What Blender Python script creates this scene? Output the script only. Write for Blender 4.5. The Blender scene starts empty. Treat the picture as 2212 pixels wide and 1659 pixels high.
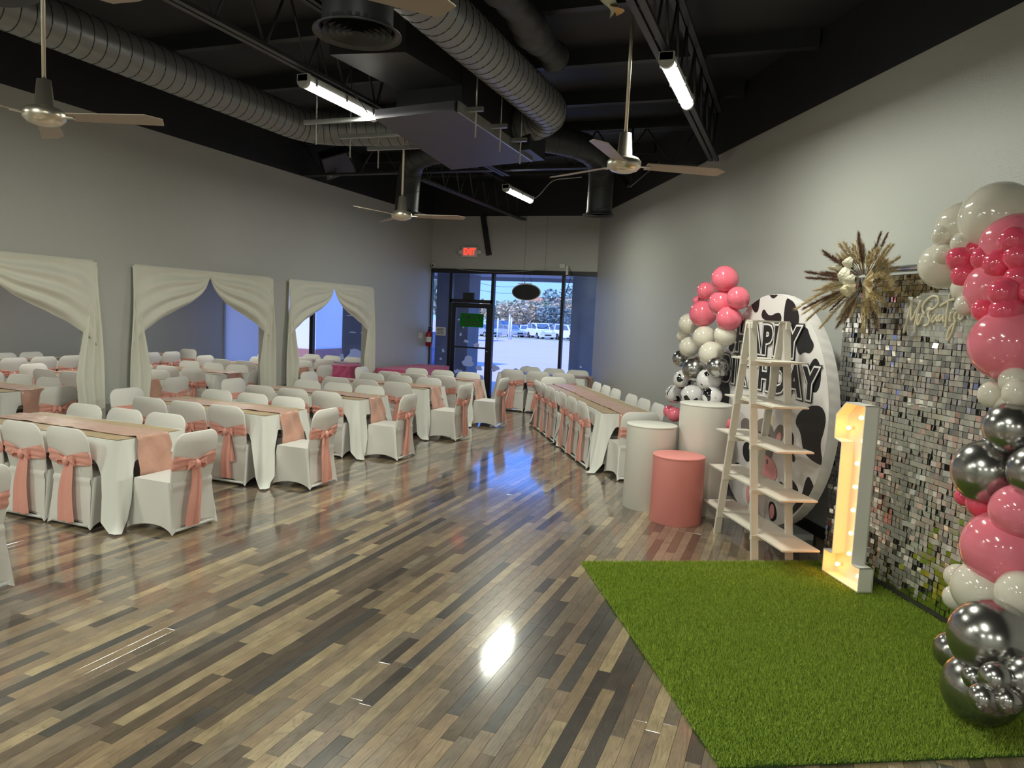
import bpy, math, random
import numpy as np
from mathutils import Vector, Matrix
random.seed(7); rng = np.random.default_rng(7)
R = math.radians; PI = math.pi
sin, cos = math.sin, math.cos
scn = bpy.context.scene
col = scn.collection

# ------------------------------------------------------------------ camera
CAM_H, PITCH, ROLL, YAW = 1.95, R(5.34), R(2.61), R(20.63)
def rz(v, a): return Vector((v.x*cos(a)-v.y*sin(a), v.x*sin(a)+v.y*cos(a), v.z))
_fw = Vector((0, cos(PITCH), -sin(PITCH))); _up = Vector((0, sin(PITCH), cos(PITCH))); _rt = Vector((1, 0, 0))
_r2 = cos(ROLL)*_rt + sin(ROLL)*_up; _u2 = -sin(ROLL)*_rt + cos(ROLL)*_up
CR, CU, CF = rz(_r2, YAW), rz(_u2, YAW), rz(_fw, YAW)
cd = bpy.data.cameras.new('camera'); cam = bpy.data.objects.new('camera', cd); col.objects.link(cam)
m = Matrix((CR, CU, -CF)).transposed().to_4x4(); m.translation = (0, 0, CAM_H); cam.matrix_world = m
cd.sensor_width = 36; cd.lens = 36*1600/2212; cd.clip_start = .05; cd.clip_end = 600
scn.camera = cam
# ------------------------------------------------------------------ world, sun, exposure
w = bpy.data.worlds.new('world'); scn.world = w; w.use_nodes = True
nt = w.node_tree; bg = nt.nodes['Background']
tcw = nt.nodes.new('ShaderNodeTexCoord'); sx_ = nt.nodes.new('ShaderNodeSeparateXYZ'); rmp = nt.nodes.new('ShaderNodeValToRGB')
nt.links.new(tcw.outputs['Generated'], sx_.inputs[0]); nt.links.new(sx_.outputs['Z'], rmp.inputs[0]); nt.links.new(rmp.outputs[0], bg.inputs[0])
rmp.color_ramp.elements[0].position = 0.0; rmp.color_ramp.elements[0].color = (.265,.46,.65,1); rmp.color_ramp.elements[1].position = .7; rmp.color_ramp.elements[1].color = (.11,.31,.90,1)
e_ = rmp.color_ramp.elements.new(.16); e_.color = (.16,.43,1.15,1)
bg.inputs[1].default_value = 2.4
sd = bpy.data.lights.new('sun', 'SUN'); sd.energy = 5.0; sd.angle = R(.6); sd.color = (1, .90, .86)
so = bpy.data.objects.new('sun', sd); col.objects.link(so)
so.rotation_euler = Vector((.45, .75, -1.0)).to_track_quat('-Z', 'Y').to_euler()
vs = scn.view_settings; vs.view_transform = 'Standard'; vs.look = 'None'; vs.gamma = 1; vs.exposure = 0.0; vs.use_curve_mapping = False
LED_W = 76.0; LED_COL = (.97, 1.0, .84)

# ------------------------------------------------------------------ helpers
class MB:
    def __init__(s): s.v = []; s.f = []; s.s = []
    def add(s, vs, fs, sm=False, M=None):
        o = len(s.v)
        if M is not None: vs = [tuple(M @ Vector(p)) for p in vs]
        s.v += [tuple(p) for p in vs]; s.f += [tuple(i+o for i in f) for f in fs]; s.s += [sm]*len(fs); return s
    def box(s, x0, x1, y0, y1, z0, z1, M=None):
        return s.add([(x0,y0,z0),(x1,y0,z0),(x1,y1,z0),(x0,y1,z0),(x0,y0,z1),(x1,y0,z1),(x1,y1,z1),(x0,y1,z1)],
                     [(0,3,2,1),(4,5,6,7),(0,1,5,4),(1,2,6,5),(2,3,7,6),(3,0,4,7)], False, M)
    def bar(s, p0, p1, wx, wz):                       # rectangular bar between two points
        p0, p1 = Vector(p0), Vector(p1); d = (p1-p0); L = d.length; d.normalize()
        up = Vector((0,0,1)) if abs(d.z) < .95 else Vector((0,1,0))
        a = d.cross(up).normalized(); b = a.cross(d).normalized()
        M = Matrix((a, d, b)).transposed().to_4x4(); M.translation = p0
        return s.box(-wx/2, wx/2, 0, L, -wz/2, wz/2, M)
    def lathe(s, prof, n=24, M=None, sm=True, cap=True):
        vs = []; fs = []
        for r, z in prof:
            for k in range(n): a = 2*PI*k/n; vs.append((r*cos(a), r*sin(a), z))
        for i in range(len(prof)-1):
            for k in range(n): fs.append((i*n+k, i*n+(k+1)%n, (i+1)*n+(k+1)%n, (i+1)*n+k))
        s.add(vs, fs, sm, M)
        if cap:
            o = len(s.v)-len(vs)
            if prof[0][0] > 1e-5: s.f.append(tuple(o+k for k in range(n))[::-1]); s.s.append(False)
            if prof[-1][0] > 1e-5: s.f.append(tuple(o+(len(prof)-1)*n+k for k in range(n))); s.s.append(False)
        return s
    def cyl(s, p0, p1, r0, r1=None, n=12, sm=True):
        p0, p1 = Vector(p0), Vector(p1); d = p1-p0; r1 = r0 if r1 is None else r1
        M = d.to_track_quat('Z', 'Y').to_matrix().to_4x4(); M.translation = p0
        return s.lathe([(r0, 0), (r1, d.length)], n, M, sm)
    def sphere(s, c, r, nu=20, nv=12, M=None):
        if not hasattr(r, '__len__'): r = (r, r, r)
        vs = [(c[0], c[1], c[2]-r[2])]; fs = []
        for j in range(1, nv):
            t = -PI/2+PI*j/nv
            for k in range(nu): a = 2*PI*k/nu; vs.append((c[0]+r[0]*cos(t)*cos(a), c[1]+r[1]*cos(t)*sin(a), c[2]+r[2]*sin(t)))
        vs.append((c[0], c[1], c[2]+r[2])); L = len(vs)-1
        for k in range(nu):
            fs.append((0, 1+(k+1) % nu, 1+k)); fs.append((L, L-nu+k, L-nu+(k+1) % nu))
        for j in range(nv-2):
            for k in range(nu): a = 1+j*nu; fs.append((a+k, a+(k+1) % nu, a+nu+(k+1) % nu, a+nu+k))
        return s.add(vs, fs, True, M)
    def prism(s, poly, y0, y1, M=None, sm=False):     # polygon in XZ extruded along Y
        n = len(poly); vs = [(x, y0, z) for x, z in poly]+[(x, y1, z) for x, z in poly]
        fs = [tuple(range(n)), tuple(range(2*n-1, n-1, -1))]+[(i, i+n, (i+1) % n+n, (i+1) % n) for i in range(n)]
        return s.add(vs, fs, sm, M)
    def slab(s, poly, z0, z1):                         # polygon in XY extruded along Z
        n = len(poly); vs = [(x, y, z0) for x, y in poly]+[(x, y, z1) for x, y in poly]
        fs = [tuple(range(n))[::-1], tuple(range(n, 2*n))]+[(i, (i+1) % n, (i+1) % n+n, i+n) for i in range(n)]
        return s.add(vs, fs)
    def grid(s, fn, nu, nv, sm=True, wrap=False, M=None):
        vs = [fn(i/(nu-1) if not wrap else i/nu, j/(nv-1)) for j in range(nv) for i in range(nu)]; fs = []
        for j in range(nv-1):
            for i in range(nu if wrap else nu-1): k = (i+1) % nu; fs.append((j*nu+i, j*nu+k, (j+1)*nu+k, (j+1)*nu+i))
        return s.add(vs, fs, sm, M)
    def tube(s, pts, rad, n=8, sm=True, cap=True):
        pts = [Vector(p) for p in pts]; N = len(pts)
        if not hasattr(rad, '__len__'): rad = [rad]*N
        t0 = (pts[1]-pts[0]).normalized(); up = Vector((0,0,1)) if abs(t0.z) < .9 else Vector((1,0,0))
        a = t0.cross(up).normalized(); vs = []; fs = []
        for i, p in enumerate(pts):
            t = (pts[min(i+1, N-1)]-pts[max(i-1, 0)]).normalized()
            a = (a-t*a.dot(t)).normalized(); b = t.cross(a)
            for k in range(n): g = 2*PI*k/n; vs.append(tuple(p+(a*cos(g)+b*sin(g))*rad[i]))
        for i in range(N-1):
            for k in range(n): fs.append((i*n+k, i*n+(k+1) % n, (i+1)*n+(k+1) % n, (i+1)*n+k))
        s.add(vs, fs, sm)
        if cap:
            o = len(s.v)-len(vs); s.f.append(tuple(o+k for k in range(n))[::-1]); s.f.append(tuple(o+(N-1)*n+k for k in range(n))); s.s += [False, False]
        return s
    def mesh(s, name):
        me = bpy.data.meshes.new(name); me.from_pydata(s.v, [], s.f)
        me.polygons.foreach_set('use_smooth', s.s); me.update(); return me
    def build(s, name, mat, parent=None, loc=None, rot=None): return obj(name, s.mesh(name), mat, parent, loc, rot)
def obj(name, me, mat, parent=None, loc=None, rot=None):
    o = bpy.data.objects.new(name, me); col.objects.link(o)
    if mat is not None and not me.materials: me.materials.append(M_(mat))
    if parent is not None: o.parent = parent
    if loc is not None: o.location = loc
    if rot is not None: o.rotation_euler = rot
    return o
def tag(o, label, cat, group=None, kind=None):
    o['label'] = label; o['category'] = cat
    if group: o['group'] = group
    if kind: o['kind'] = kind
    return o
def thing(name, label, cat, loc=(0,0,0), rotz=0, group=None):
    o = bpy.data.objects.new(name, None); o.empty_display_size = .1; col.objects.link(o); o.location = loc; o.rotation_euler = (0, 0, rotz)
    return tag(o, label, cat, group)
def struct(o, label=None):
    o['kind'] = 'structure'
    if label: o['label'] = label
    return o
def dup(root, parent=None):
    c = root.copy(); col.objects.link(c); c.parent = parent
    for ch in root.children: dup(ch, c)
    return c
def smooth_path(pts, rad, seg=8):                      # polyline with rounded corners
    pts = [Vector(p) for p in pts]; out = [pts[0]]
    for i in range(1, len(pts)-1):
        a, b, c = pts[i-1], pts[i], pts[i+1]; d0 = (a-b).normalized(); d1 = (c-b).normalized()
        p0 = b+d0*rad; p1 = b+d1*rad
        for k in range(seg+1): t = k/seg; out.append(p0*(1-t)**2+b*2*t*(1-t)+p1*t*t)
    out.append(pts[-1]); return out
def resample(pts, step):
    pts = [Vector(p) for p in pts]; L = [0]
    for a, b in zip(pts, pts[1:]): L.append(L[-1]+(b-a).length)
    n = max(2, int(L[-1]/step)); out = []; j = 0
    for i in range(n+1):
        t = L[-1]*i/n
        while j < len(pts)-2 and L[j+1] < t: j += 1
        out.append(pts[j].lerp(pts[j+1], (t-L[j])/max(1e-9, L[j+1]-L[j])))
    return out
def hang(p0, p1, sag, n=16):
    p0, p1 = Vector(p0), Vector(p1); return [p0.lerp(p1, i/n)+Vector((0,0,-sag*4*(i/n)*(1-i/n))) for i in range(n+1)]
def project(p):
    d = Vector(p)-Vector((0,0,CAM_H)); z = d.dot(CF)
    if z < .1: return None
    return 1106+1600*d.dot(CR)/z, 829.5-1600*d.dot(CU)/z, z

# ------------------------------------------------------------------ materials
MATS = {}
def M_(n): return MATS[n]
def mat(name, c, rough=.6, metal=0, bump=None, var=None, emit=None, coat=0, sheen=0, trans=0, alpha=1, spec=None, stretch=None):
    m = bpy.data.materials.new(name); m.use_nodes = True; nt = m.node_tree; b = nt.nodes['Principled BSDF']; MATS[name] = m
    b.inputs['Base Color'].default_value = (*c, 1); b.inputs['Roughness'].default_value = rough; b.inputs['Metallic'].default_value = metal
    if coat: b.inputs['Coat Weight'].default_value = coat; b.inputs['Coat Roughness'].default_value = .05
    if sheen: b.inputs['Sheen Weight'].default_value = sheen
    if trans: b.inputs['Transmission Weight'].default_value = trans
    if spec is not None: b.inputs['Specular IOR Level'].default_value = spec
    if alpha < 1: b.inputs['Alpha'].default_value = alpha
    if emit: b.inputs['Emission Color'].default_value = (*emit[0], 1); b.inputs['Emission Strength'].default_value = emit[1]
    if bump or var:
        tc = nt.nodes.new('ShaderNodeTexCoord'); src = tc.outputs['Object']
        if stretch:
            mp = nt.nodes.new('ShaderNodeMapping'); mp.inputs['Scale'].default_value = stretch; nt.links.new(src, mp.inputs[0]); src = mp.outputs[0]
    if var:                                            # (scale, amount) soft colour variation
        n = nt.nodes.new('ShaderNodeTexNoise'); n.inputs['Scale'].default_value = var[0]; n.inputs['Detail'].default_value = 4
        nt.links.new(src, n.inputs['Vector']); mx = nt.nodes.new('ShaderNodeMix'); mx.data_type = 'RGBA'
        mx.inputs['A'].default_value = (*[x*(1-var[1]) for x in c], 1); mx.inputs['B'].default_value = (*[min(1, x*(1+var[1])) for x in c], 1)
        nt.links.new(n.outputs['Fac'], mx.inputs['Factor']); nt.links.new(mx.outputs['Result'], b.inputs['Base Color'])
    if bump:                                           # (scale, strength)
        n = nt.nodes.new('ShaderNodeTexNoise'); n.inputs['Scale'].default_value = bump[0]; n.inputs['Detail'].default_value = 3
        nt.links.new(src, n.inputs['Vector']); bp = nt.nodes.new('ShaderNodeBump'); bp.inputs['Strength'].default_value = bump[1]; bp.inputs['Distance'].default_value = .02
        nt.links.new(n.outputs['Fac'], bp.inputs['Height']); nt.links.new(bp.outputs[0], b.inputs['Normal'])
    return m
mat('wall_paint', (.47,.475,.455), .42, bump=(95,.16), var=(.7,.03))
mat('wall_dark_band', (.25,.265,.27), .5)
mat('black_paint', (.018,.019,.022), .55, bump=(6,.15), var=(1.5,.25))
mat('black_metal', (.02,.021,.024), .45)
mat('black_frame', (.012,.012,.018), .35)
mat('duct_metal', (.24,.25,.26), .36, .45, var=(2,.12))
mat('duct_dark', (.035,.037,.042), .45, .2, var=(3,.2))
mat('flex_wrap', (.028,.030,.034), .55, bump=(9,.6), var=(6,.3))
mat('box_panel', (.075,.072,.095), .5, .1, var=(4,.15))
mat('galv', (.45,.46,.45), .35, .8, var=(10,.2))
mat('rod_metal', (.35,.35,.34), .3, .9)
mat('brushed', (.72,.66,.56), .30, .92)
mat('fan_blade', (.36,.29,.24), .45, var=(8,.1))
mat('lamp_housing', (.55,.56,.55), .4)
mat('lamp_glow', (1,1,1), .4, emit=((1,1,.90), 7))
mat('curtain', (.72,.71,.63), .75, bump=(60,.05), sheen=.2)
mat('cover_white', (.80,.775,.745), .6, bump=(120,.05), sheen=.15)
mat('sash_pink', (.82,.38,.315), .30, bump=(35,.25), sheen=.3, stretch=(1,1,.25), var=(12,.12))
mat('cloth_white', (.80,.80,.765), .7, bump=(50,.06), sheen=.15)
mat('gold_cloth', (.52,.36,.19), .42, bump=(70,.2), var=(14,.18), sheen=.2)
mat('runner_pink', (.62,.34,.26), .36, bump=(18,.35), var=(7,.12), sheen=.3)
mat('rosette_pink', (.74,.12,.30), .7, bump=(55,.9), var=(40,.35), sheen=.3)
mat('table_plastic', (.30,.29,.28), .5)
mat('white_plastic', (.72,.72,.70), .35)
mat('white_paint', (.74,.73,.68), .5, bump=(140,.05))
mat('pedestal_white', (.70,.68,.63), .55, var=(3,.02))
mat('pedestal_pink', (.78,.28,.26), .5)
mat('shelf_white', (.72,.67,.60), .5, bump=(60,.08), var=(20,.04), stretch=(1,8,8))
mat('disc_white', (.74,.70,.71), .6, bump=(20,.06))
mat('print_black', (.012,.011,.014), .5)
mat('print_white', (.80,.78,.78), .5)
mat('cow_grey', (.22,.19,.18), .6); mat('cow_pink', (.80,.36,.38), .6); mat('cow_horn', (.70,.60,.42), .6)
mat('marquee_white', (.78,.77,.73), .5)
mat('bulb_glow', (1,.8,.4), .3, emit=((1,.45,.07), 15))
mat('balloon_pink', (.88,.18,.26), .12, coat=.6, spec=.6); mat('balloon_hot', (.82,.09,.17), .12, coat=.6, spec=.6); mat('balloon_soft', (.88,.22,.30), .12, coat=.6)
mat('balloon_white', (.76,.71,.62), .10, coat=.6)
mat('balloon_chrome', (.46,.45,.44), .20, .95)
mat('sequin', (.93,.92,.89), .10, 1.0)
mat('sequin_back', (.06,.06,.055), .5)
mat('acrylic', (.85,.86,.84), .05, alpha=.16); mat('sign_beige', (.66,.60,.45), .45)
mat('pampas', (.62,.50,.30), .9, var=(40,.25)); mat('pampas_brown', (.24,.14,.10), .9, var=(40,.3)); mat('pampas_pale', (.74,.62,.40), .9, var=(40,.2))
mat('leaf_gold', (.75,.58,.05), .3, .6); mat('palm_tan', (.45,.35,.20), .7); mat('rose_white', (.78,.74,.60), .6); mat('rose_cream', (.75,.66,.45), .6)
mat('red', (.35,.01,.015), .35); mat('exit_red', (1,.05,.03), .4, emit=((1,.06,.03), 1.5)); mat('paper', (.72,.70,.70), .7); mat('ink', (.05,.05,.05), .7)
mat('cable', (.015,.015,.02), .5); mat('cable_white', (.55,.55,.53), .5)
mat('stucco_dark', (.27,.25,.25), .9, bump=(30,.3), var=(3,.2)); mat('stucco_white', (.78,.76,.78), .9, bump=(25,.2)); mat('brick', (.36,.18,.15), .9, var=(6,.3))
mat('soffit', (.62,.60,.60), .8); mat('concrete', (.60,.55,.53), .9, var=(.8,.12)); mat('asphalt', (.56,.49,.49), .95, var=(.25,.1)); mat('lawn', (.36,.38,.22), .95, var=(2,.2))
mat('car_silver', (.50,.54,.62), .25, .5, coat=.5); mat('car_white', (.80,.82,.85), .25, coat=.5); mat('car_blue', (.06,.12,.30), .25, .3, coat=.5)
mat('car_glass', (.10,.16,.22), .08, spec=.8); mat('tyre', (.02,.02,.022), .8); mat('chrome', (.7,.7,.72), .15, 1); mat('car_lamp', (.85,.87,.9), .1)
mat('bark', (.20,.15,.11), .9); mat('foliage_olive', (.40,.43,.27), .8, var=(.8,.35)); mat('foliage_gold', (.55,.47,.30), .8, var=(.8,.3)); mat('foliage_dark', (.22,.29,.25), .8, var=(.8,.35))
mat('roof_orange', (.62,.25,.12), .8); mat('speaker_face', (.10,.10,.16), .6, bump=(300,.2)); mat('insulation', (.42,.44,.33), .9); mat('foil_tear', (.60,.36,.12), .6)
mat('grass_base', (.045,.11,.015), .95)
mat('silver_pipe', (.55,.55,.53), .25, .9)
# glass: mostly clear with a fresnel sheen
def glass(name, tint):
    m = bpy.data.materials.new(name); m.use_nodes = True; nt = m.node_tree; MATS[name] = m; nt.nodes.remove(nt.nodes['Principled BSDF'])
    t = nt.nodes.new('ShaderNodeBsdfTransparent'); t.inputs[0].default_value = (*tint, 1); g = nt.nodes.new('ShaderNodeBsdfGlossy'); g.inputs['Roughness'].default_value = .02
    f = nt.nodes.new('ShaderNodeFresnel'); f.inputs[0].default_value = 1.35; mx = nt.nodes.new('ShaderNodeMixShader')
    nt.links.new(f.outputs[0], mx.inputs[0]); nt.links.new(t.outputs[0], mx.inputs[1]); nt.links.new(g.outputs[0], mx.inputs[2]); nt.links.new(mx.outputs[0], nt.nodes['Material Output'].inputs[0])
glass('glass', (.85,.88,1.0))
def film(name, tc, dc, f):
    m = bpy.data.materials.new(name); m.use_nodes = True; nt = m.node_tree; MATS[name] = m; nt.nodes.remove(nt.nodes['Principled BSDF'])
    t = nt.nodes.new('ShaderNodeBsdfTranslucent'); t.inputs[0].default_value = (*tc,1); g = nt.nodes.new('ShaderNodeBsdfDiffuse'); g.inputs[0].default_value = (*dc,1); mx = nt.nodes.new('ShaderNodeMixShader'); mx.inputs[0].default_value = f
    nt.links.new(t.outputs[0], mx.inputs[1]); nt.links.new(g.outputs[0], mx.inputs[2]); nt.links.new(mx.outputs[0], nt.nodes['Material Output'].inputs[0])
film('window_film', (.85,.88,1), (.45,.46,.48), .3); film('scrap', (.9,.9,.95), (.85,.86,.9), .4); film('sign_green', (.02,.36,.05), (.03,.32,.05), .5)
# floor strips: colour from a per-strip attribute, grain along Y
def floor_mat():
    m = bpy.data.materials.new('floor_strip'); m.use_nodes = True; nt = m.node_tree; b = nt.nodes['Principled BSDF']; MATS['floor_strip'] = m; L = nt.links
    at = nt.nodes.new('ShaderNodeAttribute'); at.attribute_name = 'tone'; of = nt.nodes.new('ShaderNodeAttribute'); of.attribute_name = 'shift'
    geo = nt.nodes.new('ShaderNodeNewGeometry'); ad = nt.nodes.new('ShaderNodeVectorMath'); ad.operation = 'ADD'
    L.new(geo.outputs['Position'], ad.inputs[0]); L.new(of.outputs['Vector'], ad.inputs[1])
    mp = nt.nodes.new('ShaderNodeMapping'); mp.inputs['Scale'].default_value = (9, 1.1, 1); L.new(ad.outputs[0], mp.inputs[0])
    wv = nt.nodes.new('ShaderNodeTexNoise'); wv.inputs['Scale'].default_value = 1.4; wv.inputs['Detail'].default_value = 1; wv.inputs['Distortion'].default_value = .6; L.new(mp.outputs[0], wv.inputs['Vector'])
    mu = nt.nodes.new('ShaderNodeMath'); mu.operation = 'MULTIPLY'; mu.inputs[1].default_value = 12; L.new(wv.outputs['Fac'], mu.inputs[0])
    fr = nt.nodes.new('ShaderNodeMath'); fr.operation = 'PINGPONG'; fr.inputs[1].default_value = .5; L.new(mu.outputs[0], fr.inputs[0])
    cr = nt.nodes.new('ShaderNodeMapRange'); cr.inputs['From Min'].default_value = .0; cr.inputs['From Max'].default_value = .16; cr.inputs['To Min'].default_value = .72; cr.inputs['To Max'].default_value = 1.0; L.new(fr.outputs[0], cr.inputs['Value'])
    mp2 = nt.nodes.new('ShaderNodeMapping'); mp2.inputs['Scale'].default_value = (160, 6, 1); L.new(ad.outputs[0], mp2.inputs[0])
    n2 = nt.nodes.new('ShaderNodeTexNoise'); n2.inputs['Scale'].default_value = 1; n2.inputs['Detail'].default_value = 3; L.new(mp2.outputs[0], n2.inputs['Vector'])
    r2 = nt.nodes.new('ShaderNodeMapRange'); r2.inputs['From Min'].default_value = .3; r2.inputs['From Max'].default_value = .7; r2.inputs['To Min'].default_value = .80; r2.inputs['To Max'].default_value = 1.16; L.new(n2.outputs['Fac'], r2.inputs['Value'])
    n3 = nt.nodes.new('ShaderNodeTexNoise'); n3.inputs['Scale'].default_value = 7; n3.inputs['Detail'].default_value = 2; L.new(ad.outputs[0], n3.inputs['Vector'])
    r3 = nt.nodes.new('ShaderNodeMapRange'); r3.inputs['From Min'].default_value = .3; r3.inputs['From Max'].default_value = .7; r3.inputs['To Min'].default_value = .78; r3.inputs['To Max'].default_value = 1.12; L.new(n3.outputs['Fac'], r3.inputs['Value'])
    p1 = nt.nodes.new('ShaderNodeMath'); p1.operation = 'MULTIPLY'; L.new(cr.outputs[0], p1.inputs[0]); L.new(r2.outputs[0], p1.inputs[1])
    p2 = nt.nodes.new('ShaderNodeMath'); p2.operation = 'MULTIPLY'; L.new(p1.outputs[0], p2.inputs[0]); L.new(r3.outputs[0], p2.inputs[1])
    vm = nt.nodes.new('ShaderNodeVectorMath'); vm.operation = 'SCALE'; L.new(at.outputs['Color'], vm.inputs[0]); L.new(p2.outputs[0], vm.inputs['Scale'])
    L.new(vm.outputs[0], b.inputs['Base Color']); b.inputs['Roughness'].default_value = .30; b.inputs['Specular IOR Level'].default_value = .5
    bp = nt.nodes.new('ShaderNodeBump'); bp.inputs['Strength'].default_value = .05; bp.inputs['Distance'].default_value = .01; L.new(n2.outputs['Fac'], bp.inputs['Height']); L.new(bp.outputs[0], b.inputs['Normal'])
    b.inputs['Coat Weight'].default_value = 1.0; b.inputs['Coat Roughness'].default_value = .085; b.inputs['Coat IOR'].default_value = 1.68
floor_mat()
# grass blades: colour attribute-free, noise driven
def grass_mat():
    m = bpy.data.materials.new('grass_blade'); m.use_nodes = True; nt = m.node_tree; b = nt.nodes['Principled BSDF']; MATS['grass_blade'] = m; L = nt.links
    g = nt.nodes.new('ShaderNodeNewGeometry'); n = nt.nodes.new('ShaderNodeTexNoise'); n.inputs['Scale'].default_value = 60; n.inputs['Detail'].default_value = 3; L.new(g.outputs['Position'], n.inputs['Vector'])
    cr = nt.nodes.new('ShaderNodeValToRGB'); cr.color_ramp.elements[0].position = .3; cr.color_ramp.elements[0].color = (.20,.31,.03,1); cr.color_ramp.elements[1].position = .75; cr.color_ramp.elements[1].color = (.52,.64,.10,1)
    L.new(n.outputs['Fac'], cr.inputs[0]); L.new(cr.outputs[0], b.inputs['Base Color']); b.inputs['Roughness'].default_value = .55; b.inputs['Specular IOR Level'].default_value = .3
grass_mat()
def cow_balloon_mat():
    m = mat('balloon_cow', (.72,.70,.72), .12, coat=.6); nt = m.node_tree; b = nt.nodes['Principled BSDF']; L = nt.links
    tc = nt.nodes.new('ShaderNodeTexCoord'); oi = nt.nodes.new('ShaderNodeObjectInfo'); ad = nt.nodes.new('ShaderNodeVectorMath'); ad.operation = 'ADD'
    L.new(tc.outputs['Object'], ad.inputs[0]); L.new(oi.outputs['Location'], ad.inputs[1])
    n = nt.nodes.new('ShaderNodeTexNoise'); n.inputs['Scale'].default_value = 8; n.inputs['Detail'].default_value = 1.5; n.inputs['Distortion'].default_value = .8; L.new(ad.outputs[0], n.inputs['Vector'])
    cr = nt.nodes.new('ShaderNodeValToRGB'); cr.color_ramp.interpolation = 'CONSTANT'; cr.color_ramp.elements[0].color = (.75,.72,.74,1); cr.color_ramp.elements[1].position = .57; cr.color_ramp.elements[1].color = (.01,.01,.012,1)
    L.new(n.outputs['Fac'], cr.inputs[0]); L.new(cr.outputs[0], b.inputs['Base Color'])
cow_balloon_mat()

# ------------------------------------------------------------------ room constants
XL, YB = -7.9, 15.4; RX, RY = -3.99, 15.4; WA = R(28.6)
WU = Vector((sin(WA), -cos(WA), 0)); WN = Vector((cos(WA), sin(WA), 0)); RZ = -(PI/2-WA)
PAINT = 4.10; DECK = 4.85; YF = -6.0
def wall_pt(t, d=0): p = Vector((RX, RY, 0))+WU*t+WN*d; return p
TR = (RY-YF)/cos(WA); WEND = wall_pt(TR)                # right wall end at Y=YF
# floor slab + strips -------------------------------------------------------
fl = struct(MB().slab([(XL-6.5, YF), (WEND.x+.3, YF), (RX+.3, YB+.1), (XL-6.5, YB+.1)], -.12, -.006).build('floor', 'print_black'), 'strip laminate wood floor in mixed tan, grey and brown')
TONES = [(.30,.215,.135),(.34,.25,.155),(.27,.205,.14),(.21,.16,.115),(.235,.19,.14),(.40,.31,.19),(.105,.078,.058),(.075,.060,.050),(.145,.108,.075),(.25,.18,.125),(.44,.34,.20),(.18,.135,.095),(.085,.075,.068)]
TW = [10,10,12,9,12,8,7,8,7,10,5,9,5]
SW = .071; strips = []
x = XL-6.4
while x < 6:
    y = YF+random.uniform(-.8, 0)
    while y < YB:
        L = random.choice([.32,.45,.6,.75,.9,1.1,1.25])*random.uniform(.9,1.1)
        y1 = min(y+L, YB); y0 = max(y, YF)
        if y1 > y0 and (x+SW/2 < RX+(RY-(y0+y1)/2)*math.tan(WA)+.1):
            c = random.choices(TONES, TW)[0]; k = random.uniform(.86,1.14); strips.append((x, y0, y1, tuple(q*k for q in c)))
        y = y1 if y1 < YB else YB+1
    x += SW
def strip_size(s):
    p = [project((s[0]+SW*a, s[1]+(s[2]-s[1])*b, 0)) for a in (0, 1) for b in (0, .5, 1)]
    if any(q is None for q in p): return 0
    xs = [min(2212, max(0, q[0])) for q in p]; ys = [min(1659, max(0, q[1])) for q in p]
    if max(xs)-min(xs) < 3 or max(ys)-min(ys) < 3: return 0
    return SW*(s[2]-s[1])*1600**2*CAM_H/min(q[2] for q in p)**3*(.5+.5*(max(ys)-min(ys))/400)
order = sorted(range(len(strips)), key=lambda i: -strip_size(strips[i])); near = set(order[:300])
def strip_geo(s, g=.0006):
    x0, x1, y0, y1 = s[0]+g, s[0]+SW-g, s[1]+g, s[2]-g; b = .0005
    v = [(x0,y0,-.006),(x1,y0,-.006),(x1,y1,-.006),(x0,y1,-.006),(x0,y0,-b),(x1,y0,-b),(x1,y1,-b),(x0,y1,-b),(x0+b,y0+b,0),(x1-b,y0+b,0),(x1-b,y1-b,0),(x0+b,y1-b,0)]
    f = [(0,1,5,4),(1,2,6,5),(2,3,7,6),(3,0,4,7),(4,5,9,8),(5,6,10,9),(6,7,11,10),(7,4,8,11),(8,9,10,11)]
    return v, f
def strip_mesh(name, ids):
    mb = MB(); cs = []; sh = []
    for i in ids:
        v, f = strip_geo(strips[i]); mb.add(v, f); cs += [(*strips[i][3], 1)]*12; sh += [(random.uniform(0,40), random.uniform(0,40), 0)]*12 if False else [((i*7.31) % 40, (i*3.77) % 40, 0)]*12
    me = mb.mesh(name); a = me.attributes.new('tone', 'FLOAT_COLOR', 'POINT'); a.data.foreach_set('color', np.array(cs, 'f').ravel())
    a = me.attributes.new('shift', 'FLOAT_VECTOR', 'POINT'); a.data.foreach_set('vector', np.array(sh, 'f').ravel()); return me
for i in order[:300]: obj('floor_board', strip_mesh('floor_board', [i]), 'floor_strip', fl)
o = obj('floor_boards_far', strip_mesh('floor_boards_far', order[300:]), 'floor_strip', fl); o['kind'] = 'stuff'
# walls ---------------------------------------------------------------------
OPEN = [(3.95, 6.54), (7.17, 9.75), (10.27, 12.80)]; OZ = 2.33; LT = .18
wl = MB(); ys = [YF]+[q for o_ in OPEN for q in o_]+[YB]
for k in range(0, len(ys), 2): wl.box(XL-LT, XL, ys[k], ys[k+1], 0, OZ)
wl.box(XL-LT, XL, YF, YB, OZ, PAINT)
wleft = struct(wl.build('wall_left', 'wall_paint'), 'light grey wall with three wide doorways')
MB().box(XL-LT, XL, YF, YB, PAINT, DECK).build('upper_wall', 'black_paint', wleft)
bb = MB()
for k in range(0, len(ys), 2): bb.box(XL, XL+.012, ys[k]+.02, ys[k+1]-.02, 0, .62)
struct(bb.build('baseboard_left', 'wall_dark_band'), 'darker grey band along the foot of left wall')
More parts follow.
